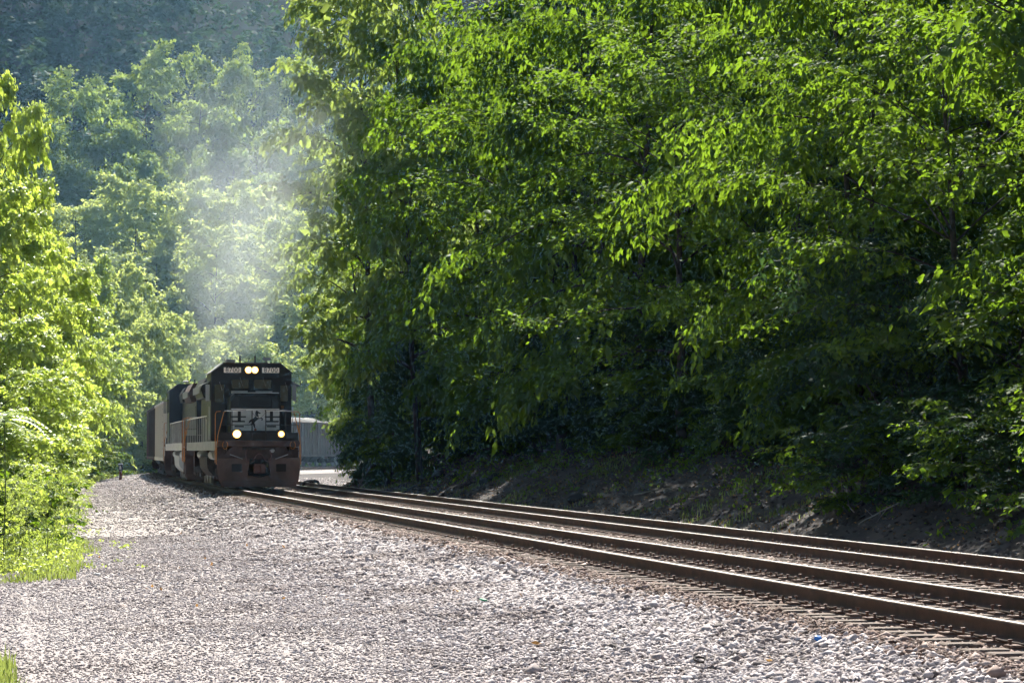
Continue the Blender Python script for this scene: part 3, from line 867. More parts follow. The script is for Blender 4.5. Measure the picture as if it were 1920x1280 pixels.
def locomotive(name, label, body, sill, number=None, lit=True, railpaint='orange', stripes=True):
    root = empty(name)
    tag(root, label, 'locomotive', 'diesel locomotives heading the coal train')
    L = 10.4
    B = M[body]
    # deck, sills, pilots
    MB().box(-1.48, 1.48, -L + .12, L - .12, 1.62, 1.80).build('deck', B, root, .01)
    for sx in (-1, 1):
        xa, xb = sorted((sx * 1.482, sx * 1.56))
        MB().box(xa, xb, -L + 1.3, L - 1.35, 1.48, 1.83).build('side_sill', M[sill], root, .008)
    for sy in (1, -1):
        yf = sy * L
        ya, yb = sorted((yf, yf - sy * .42))
        ac = MB()
        ac.prism([(-1.5, 1.62), (1.5, 1.62), (1.56, 1.72), (1.56, 1.80), (1.5, 1.86), (-1.5, 1.86), (-1.56, 1.80), (-1.56, 1.72)], ya, yb, 'y')
        ac.build('anticlimber', M['grime'], root, .015)
        # pilot plate between step wells
        pa, pb = sorted((yf - sy * .12, yf - sy * .18))
        MB().prism([(-1.55, 1.15), (-1.22, 1.40), (-1.0, 1.62), (1.0, 1.62), (1.22, 1.40), (1.55, 1.15)], pa, pb, 'y').build('pilot_plate', M['grime'], root, .006)
        # plow / lower pilot with recessed coupler pocket: four panels round the opening
        pr, pr2 = sorted((yf + sy * .02, yf - sy * .05))
        plow = MB()
        plow.prism([(-1.50, .30), (-1.38, .12), (-.42, .12), (-.42, .52), (-.34, 1.20), (-1.55, 1.20), (-1.58, .80)], pr, pr2, 'y')
        plow.prism([(1.50, .30), (1.38, .12), (.42, .12), (.42, .52), (.34, 1.20), (1.55, 1.20), (1.58, .80)], pr, pr2, 'y')
        plow.box(-.418, .418, pr + .004, pr2 - .004, .12, .52)
        plow.prism([(-1.45, .10), (1.45, .10), (1.38, .32), (-1.38, .32)], *sorted((yf + sy * .024, yf + sy * .05)), 'y')
        plow.build('plow', M['plow'], root, .012)
        for sx in (-1, 1):
            MB().box(sx * .84 - .19, sx * .84 + .19, *sorted((yf + sy * .022, yf + sy * .034)), .68, .97).build('step_opening', M['gasket'], root, .004)
            MB().tube([(sx * .62, yf + sy * .07, 1.16), (sx * 1.10, yf + sy * .08, 1.33)], .022, 6).build('uncoupling_lever', M['steel'], root)
            # corner step well with treads and grab rails
            sw = MB()
            for k in range(4):
                z = .42 + k * .34
                sw.box(*sorted((sx * 1.18, sx * 1.55)), *sorted((yf - sy * .22, yf - sy * .52)), z, z + .03)
            sw.box(*sorted((sx * 1.17, sx * 1.20)), *sorted((yf - sy * .20, yf - sy * 1.25)), .40, 1.62)
            sw.box(*sorted((sx * 1.20, sx * 1.55)), *sorted((yf - sy * .55, yf - sy * .58)), .40, 1.60)
            sw.build('step_well', M['grime'], root, .005)
            rp = M[railpaint]
            MB().tube([(sx * 1.60, yf - sy * .12, .95), (sx * 1.60, yf - sy * .10, 1.5), (sx * 1.55, yf - sy * .05, 2.05), (sx * 1.36, yf - sy * .05, 2.80), (sx * 1.33, yf - sy * .05, 2.93), (sx * 1.20, yf - sy * .05, 2.98)], .018, 6).build('corner_grab_rail', rp, root, smooth=True)
            MB().tube([(sx * 1.61, yf - sy * .62, 1.0), (sx * 1.61, yf - sy * .62, 2.85), (sx * 1.57, yf - sy * .62, 2.95), (sx * 1.40, yf - sy * .62, 2.97)], .018, 6).build('corner_grab_rail', rp, root, smooth=True)
            MB().tube([(sx * 1.30, yf - sy * .05, 2.975), (sx * .26, yf - sy * .05, 2.985)], .022, 6).build('end_handrail', M['white'], root, smooth=True)
            MB().tube([(sx * .26, yf - sy * .05, 1.86), (sx * .26, yf - sy * .05, 2.985)], .024, 6).build('handrail_post', M['under'], root)
            MB().tube([(sx * 1.02, yf - sy * .05, 1.86), (sx * 1.02, yf - sy * .05, 2.985)], .020, 6).build('handrail_post', M['under'], root)
            MB().tube([(sx * 1.50, yf - sy * .05, 2.45), (sx * .26, yf - sy * .05, 2.45)], .015, 6).build('end_handrail', M['under'], root)
            loop = [(sx * (1.28 + .10 * math.sin(t)), yf + sy * .06, 1.70 - .15 * math.cos(t) - .02) for t in np.linspace(-2.6, 2.6, 12)]
            MB().tube(loop, .014, 5).build('hose_hanger', rp, root, smooth=True)
        chain = [(-.26 + .52 * t, yf - sy * .05, 2.94 - .22 * (1 - (2 * t - 1) ** 2)) for t in np.linspace(0, 1, 9)]
        MB().tube(chain, .012, 5).build('safety_chain', M['steel'], root)
        # coupler
        cp = MB()
        cp.box(-.15, .15, *sorted((yf - sy * .3, yf + sy * .20)), .68, .92)
        cp.prism([(-.22, .62), (.22, .62), (.24, .80), (.20, .98), (-.20, .98), (-.24, .80)], *sorted((yf + sy * .12, yf + sy * .36)), 'y')
        co_ = cp.build('coupler', M['coupler'], root, .03)
        MB().prism([(-.05, .66), (.20, .66), (.24, .80), (.20, .95), (-.05, .95)], *sorted((yf + sy * .37, yf + sy * .44)), 'y').build('knuckle', M['coupler'], co_, .03)
        rg_ = [(.43 * math.cos(t), yf + sy * .04, .80 + .32 * math.sin(t)) for t in np.linspace(-2.9, -.25, 14)]
        MB().tube(rg_, .025, 6).build('air_hose', M['gasket'], root, smooth=True)
        hs = [(-.46, 1.52), (-.50, 1.30), (-.46, 1.08), (-.34, 1.00), (-.22, 1.08), (-.10, 1.30), (0, 1.36), (.10, 1.33), (.22, 1.14), (.34, 1.04), (.44, 1.10), (.48, 1.28), (.40, 1.50)]
        MB().tube([(-x * sy, yf - sy * .06 + sy * .10, z) for x, z in hs], .022, 6).build('multiple_unit_hose', M['hose'], root, smooth=True)
        MB().cyl((-.52 * sy, yf - sy * .08, 1.48), 'y', .085, .06, 16).build('hose_receptacle', M['grey_paint'], root, .01)
        MB().box(-.62, .62, *sorted((yf - sy * .05, yf - sy * .11)), 1.50, 1.60).build('hose_bracket', M['under'], root, .01)
        # porch end sheet with ditch lights
        MB().box(-1.50, 1.50, *sorted((yf - sy * .10, yf - sy * .13)), 1.86, 2.16).build('end_sheet', B, root, .006)
        if sy == 1 or not lit:
            for sx in (-1, 1):
                h = MB()
                h.cyl((sx * .84, yf - sy * .02, 2.10), 'y', .145, .16, 20)
                h.box(sx * .84 - .17, sx * .84 + .17, *sorted((yf - sy * .1, yf + sy * .04)), 2.24, 2.27)
                hh = h.build('ditch_light', M['under'], root, .008)
                MB().cyl((sx * .84, yf + sy * .065, 2.10), 'y', .11 if sx > 0 else .075, .02, 20).build('lens', (M['lamp'] if sx > 0 else M['lamp_dim']) if lit else M['glass'], hh)
                MB().cyl((sx * .84, yf + sy * .06, 2.10), 'y', .155 if sx > 0 else .12, .02, 20).build('lamp_rim', M['lamp_halo'] if lit else M['steel'], hh)  # on the lit engine this disc glows as the lamp's painted halo
    # cab: shell with sloped roof shoulders
    CF, CR = 6.9, 4.45
    prof = [(-1.58, 1.84), (1.58, 1.84), (1.58, 4.50), (1.10, 4.88), (-1.10, 4.88), (-1.58, 4.50)]
    MB().prism(prof, CR, CF, 'y').build('cab', B, root, .03, seg=2)
    MB().prism([(-1.13, 4.875), (1.13, 4.875), (1.10, 4.915), (-1.10, 4.915)], CR - .06, CF + .07, 'y').build('cab_roof', M['grime'] if lit else B, root, .008)
    for sx in (-1, 1):
        # sloped drip rail of the shoulder
        MB().prism([(sx * 1.60, 4.49), (sx * 1.63, 4.52), (sx * 1.12, 4.925), (sx * 1.09, 4.895)], CR - .04, CF + .05, 'y').build('roof_shoulder', M['grey_paint'] if sx > 0 else B, root, .004)
    def window(x0, x1, z0, z1, y, rnd=.05, nm='window'):
        c, zc = (x0 + x1) / 2, (z0 + z1) / 2
        fr = MB()
        fr.box(x0 - .045, x1 + .045, y, y + .014, z0 - .045, z1 + .045)
        w = fr.build(nm, M['gasket'], root, .02)
        MB().box(x0, x1, y + .012, y + .022, z0, z1).build('pane', M['glass'], w, .01)
        return w
    window(.10, .78, 3.90, 4.26, CF); window(-.78, -.10, 3.90, 4.26, CF)
    window(1.06, 1.44, 3.36, 4.06, CF); window(-1.44, -1.14, 3.40, 4.04, CF)
    for x in (.45, -.45, 1.25, -1.32):
        z = 4.34 if abs(x) < 1 else 4.16
        MB().tube([(x, CF + .035, z), (x - .10, CF + .05, z - .34)], .010, 5).build('wiper', M['steel'], root)
    for sx in (-1, 1):
        MB().box(*sorted((sx * .16, sx * .80)), CF + .01, CF + .26, 3.77, 3.80).build('window_ledge', M['white'], root, .006)
        for (ya, yb) in ((CF - .95, CF - .25), (CR + .35, CR + 1.05)):
            MB().box(*sorted((sx * 1.583, sx * 1.600)), ya, yb, 3.42, 4.12).build('side_window', M['gasket'], root, .01)
            MB().box(*sorted((sx * 1.601, sx * 1.608)), ya + .04, yb - .04, 3.46, 4.08).build('side_pane', M['glass'], root, .004)
        MB().box(*sorted((sx * 1.62, sx * 1.78)), CF - .20, CF - .17, 3.42, 4.06).build('wind_deflector', M['grey_paint'], root, .004)
        MB().prism([(sx * 1.60, 4.18), (sx * 1.95, 4.02), (sx * 1.96, 4.04), (sx * 1.60, 4.21)], CR + .35, CF - .3, 'y').build('sunshade', M['grey_paint'], root, .002)
        MB().tube([(sx * 1.64, CF - .12, 1.9), (sx * 1.64, CF - .12, 3.2)], .018, 6).build('grab_iron', M['white'], root)
    # number boards, headlights
    if number:
        for sx in (-1, 1):
            nb = MB().box(sx * .75 - .36, sx * .75 + .36, CF, CF + .05, 4.50, 4.75).build('number_board', M['gasket'], root, .03, seg=2)
            MB().box(sx * .75 - .335, sx * .75 + .335, CF + .049, CF + .056, 4.522, 4.728).build('board_face', M['board'], nb, .02)
            face_front(link('board_digits', text_mesh(number, .26), nb, M['digit']), sx * .75, CF + .060, 4.625)
    hl = MB().prism([(-.32, 4.50), (.32, 4.50), (.36, 4.62), (.32, 4.76), (-.32, 4.76), (-.36, 4.62)], CF, CF + .10, 'y').build('headlight_housing', M['gasket'], root, .02)
    for x in (.125, -.125):
        MB().cyl((x, CF + .105, 4.63), 'y', .085, .02, 20).build('headlight', M['lamp'] if lit else M['glass'], hl)
        MB().cyl((x, CF + .1035, 4.63), 'y', .135, .012, 20).build('lamp_rim', M['lamp_halo'] if lit else M['steel'], hl)  # disc behind the lens; when lit, its glow is a painted halo
    # short hood (nose)
    NF = 8.75
    npz = MB()
    npz.prism([(-.97, 1.82), (.97, 1.82), (.97, 3.50), (.80, 3.68), (-.80, 3.68), (-.97, 3.50)], CF - .02, NF - .12, 'y')
    npz.prism([(-.97, 1.82), (.97, 1.82), (.97, 3.50), (.80, 3.68), (-.80, 3.68), (-.97, 3.50)], NF - .12, NF, 'y', [(-.95, 1.82), (.95, 1.82), (.95, 3.36), (.74, 3.58), (-.74, 3.58), (-.95, 3.36)])
    npz.build('nose', B, root, .02)
    MB().box(-.92, .92, NF - .16, NF - .06, 3.686, 3.715).build('nose_top_strip', M['white'], root, .008)
    MB().box(-.62, .62, NF + .002, NF + .022, 3.14, 3.60).build('nose_door_panel', M['gasket'], root, .01)
    if lit:
        MB().box(-.93, .93, NF + .003, NF + .012, 2.24, 3.09).build('nose_emblem_panel', M['white'], root)
        yb = NF + .019
        eb = empty('emblem', parent=root)
        plate_poly('horse', [(x * .66 + .04, 2.34 + z * .68) for x, z in HORSE], .006, M['digit'], eb, yb)
        for sg in (-1, 1):
            for (xa, xb, za, zb) in ((.36, .93, 2.985, 3.045), (.36, .93, 2.745, 2.80), (.40, .90, 2.565, 2.625), (.44, .80, 2.375, 2.43), (.56, .68, 2.80, 2.985), (.56, .68, 2.625, 2.745)):
                x0, x1 = sorted((sg * xa, sg * xb))
                MB().box(x0, x1, yb - .006, yb, za, zb).build('emblem_bar', M['digit'], eb)
        MB().cyl((0, NF + .03, 2.28), 'y', .05, .06, 12).build('nose_marker', M['red_lens'], root)
        MB().box(-1.28, -1.16, CF + .002, CF + .02, 3.12, 3.24).build('cab_marker', M['orange'], root, .01)
    # roof gear
    MB().box(.62, .98, CF - .9, CF - .3, 4.92, 5.06).build('air_conditioner', M['grey_paint'], root, .03)
    for x in (.42, -.17):
        MB().tube([(x, CF - .4, 4.9), (x, CF - .4, 5.20)], .035, 8).build('antenna', M['under'], root)
    hn = MB()
    hn.tube([(-.62, CF - .5, 4.9), (-.62, CF - .5, 5.04)], .03, 6)
    for k in range(3):
        hn.tube([(-.72 + .1 * k, CF - .62, 5.08), (-.72 + .1 * k, CF - .3, 5.08), (-.72 + .1 * k, CF - .2, 5.08)], [.03, .04, .07], 10)
    hn.build('horn', M['grey_paint'], root)
    # long hood with doors, blister, radiator flare
    HR = -9.0
    MB().prism([(-.92, 1.81), (.92, 1.81), (.92, 4.28), (.70, 4.52), (-.70, 4.52), (-.92, 4.28)], HR, CR - .01, 'y').build('long_hood', B, root, .02)
    MB().prism([(-1.15, 3.75), (1.15, 3.75), (1.30, 4.15), (1.05, 4.62), (-1.05, 4.62), (-1.30, 4.15)], HR + .25, HR + 5.2, 'y').build('radiator_flare', M['grime'] if not lit else B, root, .02)
    MB().prism([(-1.05, 3.9), (1.05, 3.9), (1.12, 4.3), (.9, 4.66), (-.9, 4.66), (-1.12, 4.3)], 1.2, 4.0, 'y').build('brake_blister', B, root, .02)
    for sx in (-1, 1):
        MB().box(*sorted((sx * 1.302, sx * 1.33)), HR + .5, HR + 4.9, 3.95, 4.25).build('radiator_grille', M['grey_paint'], root, .006)
        y = HR + .3
        while y < CR - .9:
            MB().box(*sorted((sx * .922, sx * .945)), y, y + .62, 1.95, 3.55).build('hood_door', B, root, .008)
            y += .68
        # battery box and walkway cabinets beside the cab
        MB().box(*sorted((sx * 1.0, sx * 1.46)), CR - 2.6, CR - .4, 1.81, 2.75).build('walkway_cabinet', M['grey_paint'] if lit else B, root, .015)
        # side handrail with stanchions
        MB().tube([(sx * 1.53, -L + 1.2, 2.86), (sx * 1.53, CR - .15, 2.86)], .02, 6).build('side_handrail', M['white'], root)
        y = -L + 1.2
        while y < CR - .1:
            MB().tube([(sx * 1.53, y, 1.82), (sx * 1.53, y, 2.87)], .017, 5).build('stanchion', M['white'] if not lit else M['grey_paint'], root)
            y += 1.22
        # underframe gear
        MB().prism([(sx * .55, .42), (sx * 1.10, .42), (sx * 1.38, .70), (sx * 1.42, 1.25), (sx * .55, 1.25)], -2.6, 2.3, 'y').build('fuel_tank', M['silver'] if not lit else M['under'], root, .05, seg=2)
        MB().cyl((sx * 1.20, 3.5, 1.30), 'y', .19, 2.0, 16).build('air_reservoir', M['silver'] if not lit else M['grey_paint'], root, .02)
        MB().cyl((sx * 1.20, -3.6, 1.30), 'y', .19, 1.8, 16).build('air_reservoir', M['silver'] if not lit else M['grey_paint'], root, .02)
    for y in (-7.6, -6.0, -4.6, 1.9, 3.2):
        MB().cyl((0, y, 4.70), 'z', .62, .14, 24).build('roof_fan', M['under'], root, .02)
    MB().box(-.35, .35, -1.6, -.7, 4.50, 4.78).build('exhaust_stack', M['under'], root, .02)
    wheelset_truck(root, 6.9, 3, 1.75, .51)
    wheelset_truck(root, -6.9, 3, 1.75, .51)
    return root

def put_on_track(root, sc, half, front=1):
    """Stand a vehicle on the line with its bogies at sc +- half; front = 1 when its +Y end leads towards the camera."""
    xa, ya, _ = [float(q) for q in at_sv(sc - half, 0)]
    xb, yb, _ = [float(q) for q in at_sv(sc + half, 0)]
    d = Vector((xa - xb, ya - yb)) * front
    root.location = ((xa + xb) / 2, (ya + yb) / 2, 0)
    root.rotation_euler = (0, 0, math.atan2(-d.x, d.y))

put_on_track(locomotive('diesel_locomotive', 'black lead locomotive with lit headlights and number boards reading 8700', 'black', 'grey_paint', '8700', True), 109.6, 6.9, 1)
put_on_track(locomotive('diesel_locomotive', 'second locomotive with white sill and silver tank, coupled behind the lit one', 'blue', 'white', None, False), 131.2, 6.9, -1)

# coal cars
def coal_load(L, W, seed):
    nx, ny = 40, 12
    rg = np.random.default_rng(seed)
    ys, xs = np.linspace(-L / 2, L / 2, nx), np.linspace(-W / 2, W / 2, ny)
    Yg, Xg = np.meshgrid(ys, xs, indexing='ij')
    z = 3.95 + .62 * np.clip(1 - (np.abs(Xg) / (W / 2)) ** 2.2, 0, 1) * np.clip(1 - (np.abs(Yg) / (L / 2)) ** 6, 0, 1) + rg.uniform(-.07, .07, Xg.shape) + .12 * noise2(Yg * .8, Xg * .8, seed)
    co = np.stack([Xg.ravel(), Yg.ravel(), z.ravel()], 1)
    i = (np.arange(nx - 1)[:, None] * ny + np.arange(ny - 1)[None]).ravel()
    return raw_mesh('coal_load', co, np.stack([i, i + ny, i + ny + 1, i + 1], 1), M['coal'])
M['coal'] = mat('coal', (.015, .015, .016), (.05, .05, .052), .75, 14, .8, c3=(.12, .12, .12))

def coal_car(name, label, c1, c2, seed):
    root = empty(name)
    tag(root, label, 'coal car', 'coal cars of the train')
    mt = mat('car_paint_%d' % seed, c1, c2, .75, .8, .1, lo=.3, hi=.75)
    hl, W, zs, zt = 7.4, 1.50, 1.02, 4.16
    MB().prism([(-W + .03, zs), (W - .03, zs), (W - .03, zt - .05), (-W + .03, zt - .05)], -hl + .35, hl - .35, 'y').build('body', mt, root, .01)
    for sx in (-1, 1):
        MB().box(*sorted((sx * (W - .05), sx * (W + .09))), -hl, hl, zt - .16, zt).build('top_chord', mt, root, .02)
        MB().box(*sorted((sx * (W - .05), sx * (W + .07))), -hl, hl, zs - .10, zs + .10).build('side_sill', mt, root, .015)
        n = 20
        for k in range(n + 1):
            y = -hl + .42 + (2 * hl - .84) * k / n
            MB().box(*sorted((sx * (W - .03), sx * (W + .055))), y - .05, y + .05, zs + .101, zt - .161).build('side_post', mt, root)
    for sy in (-1, 1):
        ya, yb = sorted((sy * (hl - .35), sy * hl))
        MB().box(-W + .06, W - .06, *sorted((sy * (hl - .346), sy * (hl - .27))), zs + .05, zt - .05).build('end_sheet', mt, root, .01)
        MB().box(-W, W, *sorted((sy * (hl - .18), sy * (hl - .02))), zt - .15, zt - .01).build('end_chord', mt, root, .02)
        for sx in (-1, 1):
            MB().box(*sorted((sx * (W - .14), sx * W)), *sorted((sy * (hl - .14), sy * (hl - .005))), zs + .1, zt - .16).build('corner_post', mt, root, .01)
            ld = MB()
            for k in range(8):
                ld.tube([(sx * (W + .11), sy * (hl - .08), zs + .2 + .36 * k), (sx * (W + .11), sy * (hl - .48), zs + .2 + .36 * k)], .012, 5)
            ld.build('ladder', M['under'], root)
        MB().box(-.16, .16, *sorted((sy * (hl - .2), sy * (hl + .62))), .72, .94).build('coupler', M['coupler'], root, .02)
    MB().box(-.35, .35, -hl + .1, hl - .1, .78, 1.0).build('center_sill', M['under'], root, .01)
    for k, y in enumerate((-3.0, -1.0, 1.0, 3.0)):
        MB().prism([(-1.35, 1.01), (1.35, 1.01), (.9, .48), (-.9, .48)], y - .75, y + .75, 'y').build('discharge_hopper', M['under'], root, .02)
    link('coal', coal_load(2 * hl - .75, 2 * W - .15, seed), root)
    wheelset_truck(root, 5.5, 2, 1.78, .46, .92)
    wheelset_truck(root, -5.5, 2, 1.78, .46, .92)
    return root

CARS = [('pale tan coal car coupled behind the second locomotive', (.60, .55, .45), (.70, .64, .54)),
        ('dark brown coal car behind the pale tan one', (.055, .035, .03), (.10, .065, .05)),
        ('reddish brown coal car at the far left end of the visible train', (.16, .085, .06), (.22, .13, .10)),
        ('grey coal car on the bend, hidden behind the locomotives', (.20, .18, .16), (.30, .27, .24)),
        ('brown coal car on the bend, hidden behind the lead engine', (.18, .13, .10), (.26, .20, .16)),
        ('grey-brown loaded coal car showing just right of the lead engine', (.12, .092, .075), (.21, .165, .135)),
        ('brownish loaded coal car half hidden by the end of the cutting slope', (.13, .10, .085), (.22, .175, .145)),
        ('last grey coal car on the bend, mostly behind the nose of the wood', (.20, .18, .16), (.30, .27, .24))]
for i, (lab, c1, c2) in enumerate(CARS):
    put_on_track(coal_car('coal_car', lab, c1, c2, 40 + i), 150.6 + 16.1 * i, 5.5, 1)

# exhaust smoke rising from the lead engine
def smoke():
    base = pix(408, 710, 110)
    tip = pix(520, 150, 118)
    ax = (tip - base)
    ln = ax.length
    b = MB()
    b.tube([(0, 0, ln * t) for t in (0, .1, .3, .6, 1.0)], [3.0, 4.4, 6.4, 9.0, 11.0], 24)
    o = b.build('smoke', None)
    o.location = base
    o.rotation_euler = ax.to_track_quat('Z', 'Y').to_euler()
    m = bpy.data.materials.new('exhaust_smoke')
    m.use_nodes = True
    nt = m.node_tree
    nt.nodes.clear()
    N = nt.nodes.new
    out = N('ShaderNodeOutputMaterial')
    v = N('ShaderNodeVolumePrincipled')
    v.inputs['Color'].default_value = (.80, .87, .95, 1)
    v.inputs['Anisotropy'].default_value = .45
    co = N('ShaderNodeTexCoord').outputs['Object']
    wv = N('ShaderNodeTexNoise'); wv.inputs['Scale'].default_value = .28; wv.inputs['Detail'].default_value = 3
    nt.links.new(co, wv.inputs[0])
    sb = N('ShaderNodeVectorMath'); sb.operation = 'SUBTRACT'; sb.inputs[1].default_value = (.5, .5, .5)
    nt.links.new(wv.outputs['Color'], sb.inputs[0])
    sc = N('ShaderNodeVectorMath'); sc.operation = 'SCALE'; sc.inputs['Scale'].default_value = 2.2
    nt.links.new(sb.outputs[0], sc.inputs[0])
    ad = N('ShaderNodeVectorMath'); ad.operation = 'ADD'
    nt.links.new(co, ad.inputs[0]); nt.links.new(sc.outputs[0], ad.inputs[1])
    sp = N('ShaderNodeSeparateXYZ'); nt.links.new(ad.outputs[0], sp.inputs[0])
    def mth(op, a, b_=None):
        n_ = N('ShaderNodeMath'); n_.operation = op
        for i_, q in enumerate((a, b_)):
            if q is None: continue
            if isinstance(q, (int, float)): n_.inputs[i_].default_value = q
            else: nt.links.new(q, n_.inputs[i_])
        return n_.outputs[0]
    rr = mth('SQRT', mth('ADD', mth('MULTIPLY', sp.outputs[0], sp.outputs[0]), mth('MULTIPLY', sp.outputs[1], sp.outputs[1])))
    rad = mth('ADD', 1.3, mth('MULTIPLY', sp.outputs[2], .36))
    q = mth('DIVIDE', rr, rad)
    fall = mth('MAXIMUM', mth('SUBTRACT', 1.0, mth('MULTIPLY', q, q)), 0.0)
    n2 = N('ShaderNodeTexNoise'); n2.inputs['Scale'].default_value = .55; n2.inputs['Detail'].default_value = 5
    nt.links.new(ad.outputs[0], n2.inputs[0])
    puff = mth('MAXIMUM', mth('MULTIPLY', mth('SUBTRACT', n2.outputs[0], .26), 2.6), 0.08)
    zf = N('ShaderNodeMapRange'); zf.inputs['From Min'].default_value = 0; zf.inputs['From Max'].default_value = ln
    zf.inputs['To Min'].default_value = 1.15; zf.inputs['To Max'].default_value = 0.0
    nt.links.new(sp.outputs[2], zf.inputs[0])
    den = mth('MULTIPLY', mth('MULTIPLY', fall, puff), mth('MULTIPLY', zf.outputs[0], SMOKE))
    nt.links.new(den, v.inputs['Density'])
    nt.links.new(v.outputs[0], out.inputs['Volume'])
    o.data.materials.append(m)
    tag(o, 'pale blue-grey exhaust smoke drifting up from the lead engine', 'smoke', kind='stuff')
SMOKE = .10
smoke()

# ------------------------------------------------------------------ undergrowth, grass, debris
def pick(px, py, D0=16, D1=320):
    """Ground point seen at a photo pixel."""
    Ds = np.arange(D0, D1, .25)
    a, b = (px - 960) / F, (640 - py) / F
    y = math.cos(TILT) - b * math.sin(TILT); z = math.sin(TILT) + b * math.cos(TILT)
    X, Z = a / y * Ds, EYE + z / y * Ds
    g = ground_z(X, Ds)
    k = np.argmax(Z < g)
    return Vector((float(X[k]), float(Ds[k]), float(g[k])))

# left: sunlit shrubs along the gravel edge, then a denser belt under the trees
SHR = [('shrub1', 112, 60, 905, 110, 'small sunlit shrub leaning over the gravel at the left edge'), ('shrub2', 62, 55, 915, 120, 'pale leafy shrub behind the grass patch at the left edge'),
       ('shrub1', 14, 52, 880, 130, 'taller sunlit shrub at the left picture edge above the grass'), ('shrub2', 140, 68, 915, 90, 'loose shrub growing out of the gravel edge nearest the track'),
       ('shrub2', 30, 47, 975, 110, 'low weedy shrub in the grass patch at the left'), ('shrub1', 92, 50, 965, 90, 'low bright shrub at the tip of the grass patch')]
for i, (k, px, D, yt, w, lab) in enumerate(SHR):
    place_px(k, 'shrub', px, D, yt, w, 1.1 * i, label=lab, cat='shrub')
sb_ = []
s = 56.0
i = 0
while s < 205:
    for off in ((-1.2, -3.4) if s < 110 else (-1.6,)):
        ss = s + tr_.uniform(-1, 1)
        v = float(vleft(ss)) + off + tr_.uniform(-.6, .6)
        x, y, _ = [float(q) for q in at_sv(ss, v)]
        sb_.append(place(['bush2', 'shrub1', 'shrub2', 'bush2'][i % 4], 'bush', x, y, tr_.uniform(1.8, 3.2) * (1.0 if off > -2 else 1.35), tr_.uniform(1.0, 1.4), tr_.uniform(0, 6.28), cat='bush', group='bushes under the left trees'))
        i += 1
    s += 4.8
# the belt goes on along the outside of the bend
for k in range(18):
    ss = 196 + k * 4.2
    v = -7.5 + tr_.uniform(-1.5, 1.0)
    x, y, _ = [float(q) for q in at_sv(ss, v)]
    sb_.append(place(['shrub1', 'bush2', 'shrub2'][k % 3], 'bush', x, y, tr_.uniform(2.6, 5.0), tr_.uniform(1.2, 1.6), tr_.uniform(0, 6.28), cat='bush', group='bushes under the left trees'))
number(sb_, 'green bush in the belt under the left trees, %s from the left', 'left')
# behind the nose of the cutting, inside the bend
ib = []
for k in range(15):
    ss = 172 + k * 6
    for off in (1.5, 6.5):
        v = float(toe(ss)) + off + tr_.uniform(-.8, .8) + (2.5 if ss < 215 else 0)
        x, y, _ = [float(q) for q in at_sv(ss, v)]
        ib.append(place(['broad2', 'tall2', 'broad1'][(k + int(off)) % 3], 'inside_tree', x, y, tr_.uniform(8, 12), 1.0, tr_.uniform(0, 6.28), cat='tree', group='trees inside the bend'))
number(ib, 'tree inside the bend beyond the tip of the cutting, %s from the left', 'left')

def blades(name, pts, h, mt, label, seed, width=.012, lean=.5):
    """Grass: each blade two joined quads, bent."""
    rg = np.random.default_rng(seed)
    P = np.asarray(pts, float)
    n = len(P)
    hh = h * np.exp(rg.normal(0, .3, n))
    a = rg.uniform(0, 6.28, n)
    d = np.stack([np.cos(a), np.sin(a), 0 * a], 1); w = np.stack([-np.sin(a), np.cos(a), 0 * a], 1) * width
    ln = rg.uniform(.1, 1, n)[:, None] * lean
    up = np.array([0, 0, 1.0])
    m = P + up * (hh * .55)[:, None] + d * ln * (hh * .25)[:, None]
    t = P + up * (hh * .95)[:, None] * (1 - .3 * ln) + d * ln * (hh * .85)[:, None]
    co = np.stack([P - w, P + w, m + w * .8, m - w * .8, t + w * .1, t - w * .1], 1).reshape(-1, 3)
    i = (np.arange(n) * 6)[:, None, None]
    fc = (i + np.array([(0, 1, 2, 3), (3, 2, 4, 5)])[None]).reshape(-1, 4)
    o = link(name, raw_mesh(name, co, fc, mt))
    return tag(o, label, 'grass', kind='stuff')

def ground_pts(n, s0, s1, vfun, seed, thresh=None):
    rg = np.random.default_rng(seed)
    S = rg.uniform(s0, s1, n); V = vfun(S, rg.random(n))
    x, y, _ = at_sv(S, V)
    if thresh is not None:
        k = noise2(x * .6, y * .6, seed) > thresh
        S, V, x, y = S[k], V[k], x[k], y[k]
    return np.stack([x, y, T(S, V) - .01], 1)

blades('grass', ground_pts(16000, 41, 62, lambda S, q: vleft(S) + .55 - q ** .8 * 2.6 + .5 * noise2(S * 1.7, S * 0, 9), 61, -.28), .12, M['grass'], 'bright green grass patch beside the gravel at the left', 61, .010)
blades('grass', ground_pts(1500, 22.3, 25.4, lambda S, q: -9.12 + .15 * noise2(S * 2, S * 0, 4) - q * 1.5, 62), .16, M['grass'], 'small grass tuft in the lower left corner', 62, .007)
blades('grass', ground_pts(16000, 62, 200, lambda S, q: vleft(S) + .3 - q * 3.0, 63, -.1), .25, M['grass'], 'grass and weeds under the left bushes', 63, .014)
# weeds and grass on the cutting slope
blades('slope_grass', ground_pts(16000, 58, 140, lambda S, q: toe(S) + .2 + q * 3.6, 64, .14), .13, M['grass'], 'grass tufts on the dark cutting slope', 64, .014)

